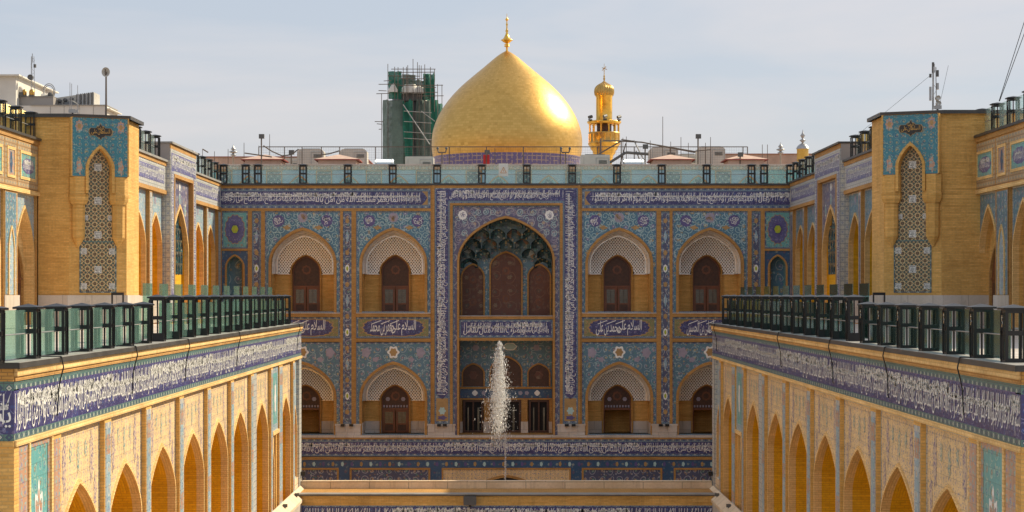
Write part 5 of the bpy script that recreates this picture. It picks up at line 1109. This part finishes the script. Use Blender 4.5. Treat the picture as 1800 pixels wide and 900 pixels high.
def cooler(px0, px1, pt, Y, label, rounded=True):
    k = Y/3400; x0, x1, z1 = (px0-890)*k, (px1-890)*k, (518-pt)*k; r_ = thing('cooling_unit', label, 'cooling unit', ((x0+x1)/2, Y, 7), 'cooling units on the roof'); z0 = 7.0; w = x1-x0
    b = MB(); c = .18 if rounded else .04; P_ = [(x0, z0), (x1, z0), (x1, z1-c), (x1-c, z1), (x0+c, z1), (x0, z1-c)]
    b.poly([(x, Y, z) for x, z in P_], 'acwhite'); b.poly([(x, Y+w*.8, z) for x, z in P_], 'acwhite')
    for (xa, za), (xb, zb_) in zip(P_, P_[1:]+P_[:1]): b.poly([(xa, Y, za), (xb, Y, zb_), (xb, Y+w*.8, zb_), (xa, Y+w*.8, za)], 'acwhite')
    b.build('casing', r_)
    b = MB(F((x0, Y, 0), (1, 0, 0))); b.frame(w*.52, w-.06, z0+.1, z1-.2, .03, .0, .03, 'steel')
    for q in range(6): b.box(w*.62, w*.9, .01, .03, z1-.62+q*.045, z1-.60+q*.045, 'grill')
    b.box(w*.1, w*.11, 0, .02, z0+.1, z1-.15, 'steel'); b.lobed(w*.75, z0+.8 if z1-z0 > 1.6 else z0+.5, .05, .05, 3, 0, .03, 'grill', 12); b.build('louvre_panel', r_)
    b = MB(); b.box(x0+.3, x1-.3, Y+.3, Y+w*.6, z1, z1+.06, 'grill'); b.build('top_fan', r_)
cooler(522, 569, 262, 140, 'tall cream cooling unit, the left of the two with rounded tops behind the left kiosks'); cooler(597, 645, 262, 140, 'tall cream cooling unit, the right of the two with rounded tops behind the left kiosks')
cooler(1142, 1192, 259, 140, 'tall cream cooling unit behind the kiosk right of the minaret'); cooler(1226, 1275, 258, 140, 'tall cream cooling unit between the two right-hand kiosks')
cooler(712, 762, 275, 130, 'low white cooling unit in front of the netted tower', False); cooler(1021, 1072, 272, 131, 'low white cooling unit below the gilt minaret', False)
cooler(500, 524, 278, 145, 'small grey cooling unit left of the tall pair', False); cooler(1190, 1228, 271, 143, 'grey cooling unit lying between two taller cream ones', False)
for a, c, lb in ((660, 692, 'blue-grey water tank lying on the roof left of the netted tower'), (1096, 1131, 'blue-grey water tank lying on the roof right of the minaret')):
    Y = 131; k = Y/3400; b = MB(); x0, x1 = (a-890)*k, (c-890)*k; r_ = .42; z = (518-281)*k-r_+.05
    b.tube((x0, Y, z), (x1, Y, z), r_, 'tankblue', 20); b.tube((x0+.06, Y, z), (x0+.1, Y, z), r_+.02, 'steel', 20); b.tube((x1-.1, Y, z), (x1-.06, Y, z), r_+.02, 'steel', 20)
    for x in (x0+.2, x1-.2): b.box(x-.06, x+.06, Y-.3, Y+.3, 7.0, z-r_+.08, 'grill')
    single(b, 'water_tank', lb, 'tank', ((x0+x1)/2, Y, 7), 'water tanks on the roof')
# mesh fence
Y = 137.0; k = Y/3400; fe = thing('wire_fence', 'thin wire mesh fence running across the roof in front of the dome', 'fence', at(885, 292, Y)); z1 = (518-258)*k; z0 = 8.2
for px in (455, 500, 531, 565, 597, 660, 726, 790, 855, 920, 985, 1050, 1115, 1178, 1240, 1306, 1314): b = MB(); x = (px-890)*k; b.tube((x, Y, z0), (x, Y, z1), .035, 'rust', 5); b.build('fence_post', fe)
b = MB(); b.tube(((455-890)*k, Y, z1), ((1314-890)*k, Y, z1), .03, 'rust', 5); b.build('top_rail', fe)
b = MB(); x = (455-890)*k
while x < (1314-890)*k: b.box(x-.003, x+.003, Y-.003, Y+.003, z0, z1, 'wire'); x += .17
z = z0
while z < z1: b.box((455-890)*k, (1314-890)*k, Y-.004, Y+.004, z-.004, z+.004, 'wire'); z += .17
b.build('wire_mesh', fe)
def floodpole(px, py, Y, label, zb=7.0, h=1):
    p = at(px, py, Y); r_ = thing('floodlight_pole', label, 'floodlight', (p[0], Y, zb), 'floodlight poles on the roof'); b = MB(); b.tube((p[0], Y, zb), p, .05, 'rust', 6); b.build('pole', r_)
    b = MB(F((p[0], Y, 0), (1, 0, 0))); b.box(-.16, .2, -.1, .16, p[2]-.14, p[2]+.16, 'grill'); b.box(-.03, .03, .0, .1, p[2]-.3, p[2]-.1, 'rust'); b.build('lamp_head', r_)
floodpole(459.5, 240, 133, 'tall floodlight pole at the left end of the wire fence'); floodpole(1227, 240, 133, 'tall floodlight pole rising behind the right cooling units'); floodpole(512, 268, 134, 'low floodlight left of the cream cooling units'); floodpole(1134, 258, 133, 'short floodlight pole left of the right cooling units'); floodpole(1301, 272, 134, 'low floodlight near the right end of the wire fence')
floodpole(856, 268, 133, 'small floodlight by the red cloth under the dome')
for px, lb in ((777, 'forked twin lamp stand below the left edge of the dome'), (994, 'forked twin lamp stand below the right edge of the dome')):
    p = at(px, 268, 133); b = MB(); b.tube((p[0], 133, 7), p, .04, 'rust'); b.chain([(p[0]-.3, 133, p[2]+.25), (p[0]-.25, 133, p[2]), (p[0]+.25, 133, p[2]), (p[0]+.3, 133, p[2]+.25)], .05, 'rust'); b.ball((p[0]-.3, 133, p[2]+.28), .09, 'grill'); b.ball((p[0]+.3, 133, p[2]+.28), .09, 'grill'); single(b, 'lamp_stand', lb, 'lamp', (p[0], 133, 7), 'twin lamp stands')
ants = [(356, 262), (377, 266), (401, 262), (429, 251), (455, 256), (474, 236), (563, 271), (595, 272), (1143, 247), (1165, 205), (1179, 249), (1197, 241), (1210, 251), (1249, 241), (1240, 251), (1340, 254), (1349, 254), (1095, 242), (1101, 240), (870, 260)]
nm_ = ['beside the left upper arcade', 'behind the left roof railing', 'left of the far left finial', 'right of the far left finial', 'touching the left floodlight pole', 'tallest on the left, right of the floodlight pole', 'in front of the left tall cooling unit', 'between the two left tall cooling units', 'left of the right cooling units', 'tallest of all, above the right cooling units', 'right beside the tallest rod', 'left of the tall right floodlight pole', 'just left of the tall right floodlight pole', 'right of the tall right floodlight pole', 'in front of the rightmost cooling unit', 'left one of the pair on the right pink block', 'right one of the pair on the right pink block', 'right of the minaret balcony, first', 'right of the minaret balcony, second', 'in front of the middle of the dome']
for (px, py), q in zip(ants, nm_): p = at(px, py, 136); b = MB(); b.tube((p[0], 136, 7), p, .035, 'rust', 5, .02); b.tube((p[0], 136, 7), (p[0], 136, 7.5), .06, 'rust', 5); single(b, 'metal_rod', 'thin upright metal rod %s' % q, 'rod', (p[0], 136, 7), 'metal rods on the roof')
# pipe stair and slanting pipes beside the minaret
Y = 133; r_ = thing('pipe_stair', 'slanting metal pipe stair with handrails below the minaret', 'stair', at(1050, 290, Y)); A_ = lambda x, y, d=0: at(x, y, Y+d)
for P_, rr, m in (([(1016, 292), (1092, 248), (1128, 250), (1222, 268)], .05, 'rust'), ([(1062, 292), (1100, 268), (1140, 271)], .10, 'grill'), ([(1060, 247), (1116, 248)], .04, 'rust'), ([(1056, 243), (1056, 290)], .05, 'rust'), ([(1092, 248), (1092, 290)], .04, 'rust'), ([(1100, 252), (1090, 290)], .04, 'rust'), ([(1115, 248), (1136, 290)], .05, 'steel'), ([(1092, 245), (1140, 252), (1220, 266), (1250, 263)], .035, 'rust'), ([(1118, 265), (1128, 290)], .04, 'rust')):
    b = MB(); b.chain([A_(*p) for p in P_], rr, m, 6); b.build('pipe', r_)
r_ = thing('pipework', 'tangle of bent pipes and a cross rail at the left end of the wire fence', 'pipes', at(460, 290, Y))
for P_ in ([(430, 269), (478, 276)], [(463, 256), (478, 266), (496, 274), (512, 272), (525, 262)], [(356, 262), (366, 268)], [(565, 272), (580, 270), (597, 265)]): b = MB(); b.chain([A_(*p) for p in P_], .045, 'rust', 6); b.build('pipe', r_)
b = MB(F(at(855, 290, 132), (1, 0, 0))); b.mesh([(-.22+.44*i/4, .06*math.sin(i*1.7+j), .7-.75*j/4*(1+.0*i)) for j in range(5) for i in range(5)], [(j*5+i, j*5+i+1, j*5+i+6, j*5+i+5) for j in range(4) for i in range(4)], 'redflag', True); b.tube((0, .0, -.5), (0, 0, .95), .03, 'rust'); single(b, 'red_cloth', 'red cloth hanging on a short pole below the dome', 'cloth', at(855, 290, 132))
def finial(px, yb, yt, Y, label, m='steel', sc=1):
    k = Y/3400; p = at(px, yb, Y); H = (yb-yt)*k; b = MB(); b.lathe(p, [(.06, -1), (.06, 0), (.26*sc, .12*H), (.10, .22*H), (.08, .26*H), (.34*sc, .36*H), (.30*sc, .42*H), (.09, .50*H), (.07, .52*H), (.19*sc, .60*H), (.17*sc, .66*H), (.04, .85*H), (.01, H)], m, 14); single(b, 'roof_finial', label, 'finial', p, 'pointed metal finials')
finial(410, 275, 254, 150, 'small grey pointed finial above the left pink block'); finial(1372, 271, 250, 150, 'small grey pointed finial on the right pink block'); 
Y = 152; k = Y/3400; r_ = thing('gilt_cupola', 'small gilt cupola with a grey spire beyond the right pink block', 'cupola', at(1411, 275, Y)); p = at(1411, 272, Y)
b = MB(); b.lathe(p, [(.46, -1), (.46, .42), (.50, .45)], 'yellow', 20); b.build('drum', r_); b = MB(); b.lathe(p, [(.5, .45), (.44, .62), (.28, .8), (.1, .9)], 'steel', 20, True, 8, .06); b.build('cap', r_); b = MB(); b.lathe(p, [(.08, .85), (.08, .98), (.26, 1.12), (.12, 1.22), (.07, 1.26), (.1, 1.36), (.20, 1.5), (.06, 1.7), (.01, 1.98)], 'steel', 14); b.build('spire', r_)

# ================================================================== far left roofs
Y = 140.0; k = Y/3400
def gx(px): return (px-890)*k
zq = lambda y: (518-y)*k
r_ = thing('white_building', 'plain white rendered building with a thin flat roof edge at the far left', 'building', (gx(10), Y, 6)); b = MB(); b.box(gx(-60), gx(28), Y, Y+12, 5, zq(134), 'whitewall'); b.build('wall', r_); b = MB(); b.box(gx(-62), gx(36), Y-.4, Y+12, zq(134), zq(131.5), 'whitewall'); b.build('roof_edge', r_)
b = MB(); b.box(gx(29), gx(88), Y+1, Y+6, zq(200), zq(167.5), 'greywall'); b.box(gx(28.5), gx(88.5), Y+.9, Y+6, zq(167.5), zq(166.5), 'coping_p'); single(b, 'roof_block', 'square grey rendered roof block carrying tanks beside the white building', 'building', (gx(58), Y+1, zq(200)))
b = MB(); b.box(gx(28), gx(192), Y-1, Y+3, 6, zq(188), 'whitewall'); b.box(gx(60), gx(193), Y-1.1, Y+3, zq(188), zq(186.5), 'coping_p'); b.box(gx(192), gx(200), Y-1.2, Y+3, zq(194.5), zq(193), 'whitewall')
for px in (94, 118, 144, 169): b.box(gx(px), gx(px)+.03, Y-1.02, Y-1, 7, zq(189), 'coping_p')
single(b, 'parapet_wall', 'long pale panelled parapet behind the left brick tower', 'wall', (gx(110), Y-1, 6))
r_ = thing('equipment_rack', 'slanting louvred rack of cooling equipment on the far left roof', 'rack', (gx(122), Y+2, zq(184)))
b = MB(); b.poly([(gx(88), Y+2, zq(184)), (gx(155), Y+2, zq(184)), (gx(155), Y+2, zq(157)), (gx(88), Y+2, zq(167))], 'acwhite'); b.poly([(gx(88), Y+4, zq(184)), (gx(155), Y+4, zq(184)), (gx(155), Y+4, zq(157)), (gx(88), Y+4, zq(167))], 'acwhite'); b.poly([(gx(88), Y+2, zq(167)), (gx(155), Y+2, zq(157)), (gx(155), Y+4, zq(157)), (gx(88), Y+4, zq(167))], 'steel'); b.poly([(gx(155), Y+2, zq(184)), (gx(155), Y+4, zq(184)), (gx(155), Y+4, zq(157)), (gx(155), Y+2, zq(157))], 'acwhite'); b.build('casing', r_)
for px in (94, 104, 115):
    b = MB(); yt = 171-(px-94)*.18
    for q in (0, 6): b.tube((gx(px), Y+1.99, zq(yt+q+2)), (gx(px), Y+1.85, zq(yt+q+2)), .15, 'grill', 12)
    b.frame if 0 else None; b.build('fan', r_)
for i in range(9): b = MB(); px = 124+i*3.4; b.box(gx(px), gx(px)+.07, Y+1.9, Y+1.99, zq(182), zq(160.5-i*.45), 'steel' if i % 2 else 'grill'); b.build('louvre', r_)
b = MB(); zt_ = zq(174); b.mesh([(gx(103), Y+.5, zq(185)), (gx(137), Y+.5, zq(185)), (gx(120), Y+.8, zt_), (gx(103), Y+2, zq(185)), (gx(137), Y+2, zq(185)), (gx(124), Y+1.6, zt_)], [(0, 1, 2), (3, 4, 5), (0, 2, 5, 3), (1, 2, 5, 4)], 'grill'); b.box(gx(98), gx(168), Y+.4, Y+1.8, zq(189), zq(185), 'greywall'); single(b, 'roof_tent', 'dark tent-shaped cover in front of the louvred rack', 'cover', (gx(120), Y+.5, zq(189)))
for px, py, rr, m, lb in ((33, 163, .16, 'copper', 'small brass-coloured drum beside the white building'), (43, 163, .16, 'copper', 'second small brass-coloured drum on the grey block'), (56, 163, .20, 'copper', 'brass-coloured drum at the foot of the lattice mast'), (36, 158, .22, 'whitewall', 'white ball tank above the brass drums')):
    b = MB(); p = at(px, py, Y+1); b.lathe((p[0], p[1], p[2]-.2), [(0, 0), (rr, 0), (rr, .3), (rr*.7, .42), (0, .46)], m, 14); b.box(p[0]-rr, p[0]+rr, p[1]-rr, p[1]+rr, zq(167)-.02, p[2]-.19, 'grill'); single(b, 'storage_drum', lb, 'drum', (p[0], p[1], p[2]-.2), 'drums on the grey roof block')
b = MB(); b.tube((gx(61), Y+2, zq(163.5)), (gx(74), Y+2, zq(163.5)), .17, 'whitewall', 14); b.box(gx(63), gx(72), Y+1.9, Y+2.1, zq(167), zq(166), 'grill'); single(b, 'water_tank', 'small white tank lying beside the ring-shaped dish', 'tank', (gx(67), Y+2, zq(167)))
b = MB(); b.tube((gx(78.5), Y+2, zq(162)), (gx(78.5), Y+1.6, zq(162)), .16, 'grill', 14); b.tube((gx(78.5), Y+1.9, zq(167)), (gx(78.5), Y+1.9, zq(162)), .04, 'grill'); single(b, 'drum_antenna', 'small dark round antenna at the right end of the grey block', 'antenna', (gx(78.5), Y+2, zq(167)))
b = MB()
for R1 in (.36, .46): b.chain([(gx(73)+R1*math.cos(t)*.95, Y+2.3, zq(155)+R1*1.25*math.sin(t)) for t in [math.pi*(-.25+1.5*i/18) for i in range(19)]], .035, 'steel', 5)
for i in range(5): b.tube((gx(66)+i*.13, Y+2.3, zq(166)), (gx(70)+i*.07, Y+2.3, zq(150)), .015, 'steel', 4)
single(b, 'dish_antenna', 'ring-shaped lattice dish antenna right of the far left mast', 'antenna', (gx(73), Y+2.3, zq(167)))
def mast(px, yb, yt, Y, label, wd=.16, dark='steel'):
    p = at(px, yb, Y); H = at(px, yt, Y)[2]-p[2]; r_ = thing('antenna_mast', label, 'mast', p, 'antenna masts'); b = MB()
    for a in (0, 2.1, 4.2): b.tube((p[0]+wd*math.cos(a), Y+wd*math.sin(a), p[2]), (p[0]+wd*.7*math.cos(a), Y+wd*.7*math.sin(a), p[2]+H*.93), .022, dark, 5)
    n = int(H/.3)
    for i in range(n):
        z = p[2]+H*.93*i/n; a, c = (0, 2.1, 4.2)[i % 3], (2.1, 4.2, 0)[i % 3]; b.tube((p[0]+wd*math.cos(a), Y+wd*math.sin(a), z), (p[0]+wd*math.cos(c), Y+wd*math.sin(c), z+.25), .012, dark, 4)
    b.tube((p[0], Y, p[2]+H*.8), (p[0], Y, p[2]+H), .03, dark, 5); b.build('lattice_pole', r_); return r_, p, H
r_, p, H = mast(57, 167, 94, Y+1, 'thin lattice mast with a grey drum antenna on the far left roof'); b = MB(); b.tube((p[0]-.1, p[1]-.3, p[2]+H*.42), (p[0]-.1, p[1], p[2]+H*.42), .20, 'grill', 14); b.build('drum_antenna', r_); b = MB(); b.box(p[0]+.1, p[0]+.26, p[1]-.1, p[1]+.1, p[2]+H*.66, p[2]+H*.74, 'grill'); b.build('antenna_box', r_)
r_, p, H = mast(1642, 193, 112, 88, 'grey antenna mast with panel antennas and drums above the right brick tower', .11)
for dx, h0, h1 in ((-.05, .8, 1.03), (.16, .72, .86), (-.17, .70, .78), (.16, .44, .58), (-.17, .2, .5), (.17, .1, .3)): b = MB(); b.box(p[0]+dx-.045, p[0]+dx+.045, p[1]-.05, p[1]+.05, p[2]+H*h0, p[2]+H*h1, 'grill' if h0 > .6 else 'steel'); b.build('panel_antenna', r_)
for dx, h in ((.17, .13), (.14, .25)): b = MB(); b.tube((p[0]+dx, p[1]-.25, p[2]+H*h), (p[0]+dx, p[1], p[2]+H*h), .11, 'acwhite', 12); b.build('drum_antenna', r_)
for px0, py0, px1, py1, lb in ((1641, 128, 1500, 243, 'thin stay wire running down to the left from the right mast'), (1667, 115, 1650, 192, 'thin leaning wire just right of the right mast'), (1800, 40, 1756, 178, 'dark cable rising steeply at the top right corner'), (1806, 44, 1757, 178, 'second dark cable rising steeply at the top right corner')):
    b = MB(); q0 = Vector(at(px0, py0, 86)); q1 = Vector(at(px1, py1, 86)); b.tube(q1, q1+(q0-q1)*1.25 if px0 > 1750 else q0, .016 if px0 > 1750 else .007, 'cable', 5); single(b, 'stay_wire', lb, 'wire', tuple(q1), 'wires in the sky')
# dish lamp on the left tower
p = at(186.5, 127, 88.2); r_ = thing('dish_antenna', 'round white dish on a dark pole above the left brick tower', 'antenna', (p[0], 88.2, 8.0)); b = MB(); b.tube((p[0], 88.2, 7.9), (p[0], 88.2, p[2]), .055, 'rust', 6, .04); b.build('pole', r_)
b = MB(); fr_ = (p[0], 88.15, p[2]); nn_ = 20
for i in range(nn_):
    t0, t1 = 2*math.pi*i/nn_, 2*math.pi*(i+1)/nn_; b.poly([(fr_[0], 88.25, fr_[2]), (fr_[0]+.19*math.cos(t0), 88.12, fr_[2]+.22*math.sin(t0)), (fr_[0]+.19*math.cos(t1), 88.12, fr_[2]+.22*math.sin(t1))], 'acwhite', True)
b.tube((fr_[0], 88.1, fr_[2]-.15), (fr_[0], 88.0, fr_[2]+.12), .03, 'rust'); b.build('dish', r_)
for px, pt, lb in ((123, 145, 'thin steel rod rising behind the left brick tower'), (126, 147, 'thin pale rod beside the steel rod behind the left brick tower'), (136.5, 150, 'short thin rod among the far left roofs')): p = at(px, pt, 137); b = MB(); b.tube((p[0], 137, 10), p, .035, 'steel', 5, .02); b.box(p[0]-.08, p[0]+.08, 136.9, 137.1, 12.9, 13.1, 'steel'); single(b, 'metal_rod', lb, 'rod', (p[0], 137, 10), 'rods on the far left roof')
for s_, lb in ((-1, 'small black spotlight on the roof edge of the left brick tower'), (1, 'small black spotlight on the roof edge of the right brick tower')): b = MB(); x = s_*19.3*(1 if s_ < 0 else .975); y = 86.1*(1 if s_ < 0 else .98); b.box(x-.13, x+.13, y-.1, y+.1, 8.1, 8.24, 'black'); b.box(x-.03, x+.03, y-.03, y+.03, 8.03, 8.1, 'black'); b.box(x-.15, x+.15, y-.12, y-.10, 8.09, 8.25, 'steel'); single(b, 'roof_spotlight', lb, 'spotlight', (x, y, 8.04), 'tower roof spotlights')

# ================================================================== court objects
rd = random.Random(5); b = MB(); Yf = 105.0; kf = Yf/3400; xf = (878-890)*kf
ztop = (518-601)*kf; 
for i in range(22000):
    t = rd.random()**.8; z = ztop-t*6.1; sp = .11+.62*min(1, t*2.0)**.75; core = rd.random() < .86
    y_l = .0; x = xf+.05*math.sin(z*3.1)*t+(rd.gauss(0, sp*.31) if core else rd.gauss(0, sp*.60))-t*.10; y = Yf+rd.gauss(0, sp*.4); r = rd.choice((.004, .005, .007, .009, .018))*(1 if t < .8 else .85)
    if t > .50 and rd.random() < (t-.50)*2.1: continue
    s_ = r*rd.choice((1, 2.0, 5.0)); V = [(x+r, y, z), (x, y+r, z), (x-r, y, z), (x, y-r, z), (x, y, z+s_), (x, y, z-s_)]
    b.mesh(V, [(0, 1, 4), (1, 2, 4), (2, 3, 4), (3, 0, 4), (1, 0, 5), (2, 1, 5), (3, 2, 5), (0, 3, 5)], 'drops', True)
for i in range(500):
    t = rd.random(); x = xf+.32+rd.gauss(0, .03); z = ztop-5-t*6; r = .010; y = Yf+rd.gauss(0, .05)
    b.mesh([(x+r, y, z), (x, y+r, z), (x-r, y, z), (x, y-r, z), (x, y, z+.06), (x, y, z-.06)], [(0, 1, 4), (1, 2, 4), (2, 3, 4), (3, 0, 4), (1, 0, 5), (2, 1, 5), (3, 2, 5), (0, 3, 5)], 'drops', True)
o = single(b, 'fountain_water', 'white jet of falling fountain water in front of the central arch', 'water', (xf, Yf, GZ)); o['kind'] = 'stuff'
b = MB(); b.lathe((xf, Yf, GZ), [(3.2, 0), (3.2, .5), (2.9, .55), (2.8, .35), (0, .35)], 'marble', 40); b.lathe((xf, Yf, GZ), [(.10, .3), (.10, .9), (.06, 1.0)], 'chrome', 12)
single(b, 'fountain_basin', 'round stone fountain basin on the court floor under the jet', 'fountain', (xf, Yf, GZ))
# loose cables over the cornices
def ycab(px, X): return 3400*X/abs(px-890)
for s_, X, lst in ((-1, 10.0, ((95, 'nearest'), (228, 'second'), (322, 'third'), (413, 'fourth'), (520, 'farthest'))), (1, 10.05, ((1700, 'nearest'), (1566, 'second'), (1468, 'third'), (1376, 'fourth'), (1262, 'farthest')))):
    for px, q in lst:
        Yc = ycab(px, X); x = s_*(X-.0); n = Vector((-s_, 0, 0)); rr = rd.uniform(.5, 1); P_ = [(x+s_*.35, Yc, -1.36), (x-s_*.16, Yc+.02, -1.37), (x-s_*.20, Yc+.05, -1.6), (x-s_*.12, Yc+.12, -1.85), (x-s_*.06, Yc+.18, -2.1), (x-s_*.05, Yc+.2-.1*rr, -2.3-.4*rr), (x-s_*.04, Yc+.12, -2.45-.3*rr)]
        b = MB(); b.chain(P_, .017, 'cable', 6); single(b, 'loose_cable', 'black cable hanging over the %s terrace cornice, the %s one to the camera' % ('left' if s_ < 0 else 'right', q), 'cable', (x, Yc, -1.36), 'cables over the cornices')
# spotlights
def spot(x, y, z, label, s=.12):
    b = MB(); b.box(x-s, x+s, y-s*.8, y+s*.8, z+s*.6, z+s*2.0, 'black'); b.box(x-s*.2, x+s*.2, y-s*.2, y+s*.2, z, z+s*.7, 'black'); b.box(x-s*1.15, x+s*1.15, y-s*.95, y-s*.8, z+s*.5, z+s*2.1, 'grill'); single(b, 'spotlight', label, 'spotlight', (x, y, z), 'small black spotlights')
spot((826-890)/3400*90.6, 90.75, -9.98, 'black spotlight on the ledge of the low gallery, left of the fountain', .26)
for s_, X in ((-1, 10.0), (1, 10.05)):
    for Yc, q in ((78.5, 'nearest'), (81.8, 'second'), (85.6, 'third'), (90.3, 'fourth')): spot(s_*(X-.22), Yc, -9.45, 'small black spotlight on the stone plinth of the %s arcade, the %s one' % ('left' if s_ < 0 else 'right', q), .09)
    b = MB(); x = s_*(X-.12); b.box(x-.1, x+.1, 94.0, 94.2, -8.8, -8.6, 'black'); b.chain([(x, 94.1, -8.8), (x+s_*.05, 94.1, -9.2), (x, 94.1, -9.3)], .02, 'cable'); single(b, 'camera_box', 'small dark box on the far corner of the %s arcade above the low gallery' % ('left' if s_ < 0 else 'right'), 'camera', (x, 94.1, -8.8), 'boxes on the arcade corners')
for x, lb in ((-17.0+.0, 'dark spotlight on the left terrace at the foot of the upper arcade'), (16.3, 'dark spotlight on the right terrace at the foot of the upper arcade')):
    y = 84.6; b = MB(); b.box(x-.26, x+.26, y-.12, y+.12, -.02, .10, 'black'); b.box(x-.26, x-.22, y-.1, y+.1, -1.4, -.02, 'black'); b.box(x+.22, x+.26, y-.1, y+.1, -1.4, -.02, 'black'); single(b, 'light_stand', lb, 'light stand', (x, y, -1.4), 'light stands on the terraces')
for o in list(bpy.data.objects):
    if '_base' in o.keys(): del o['_base']
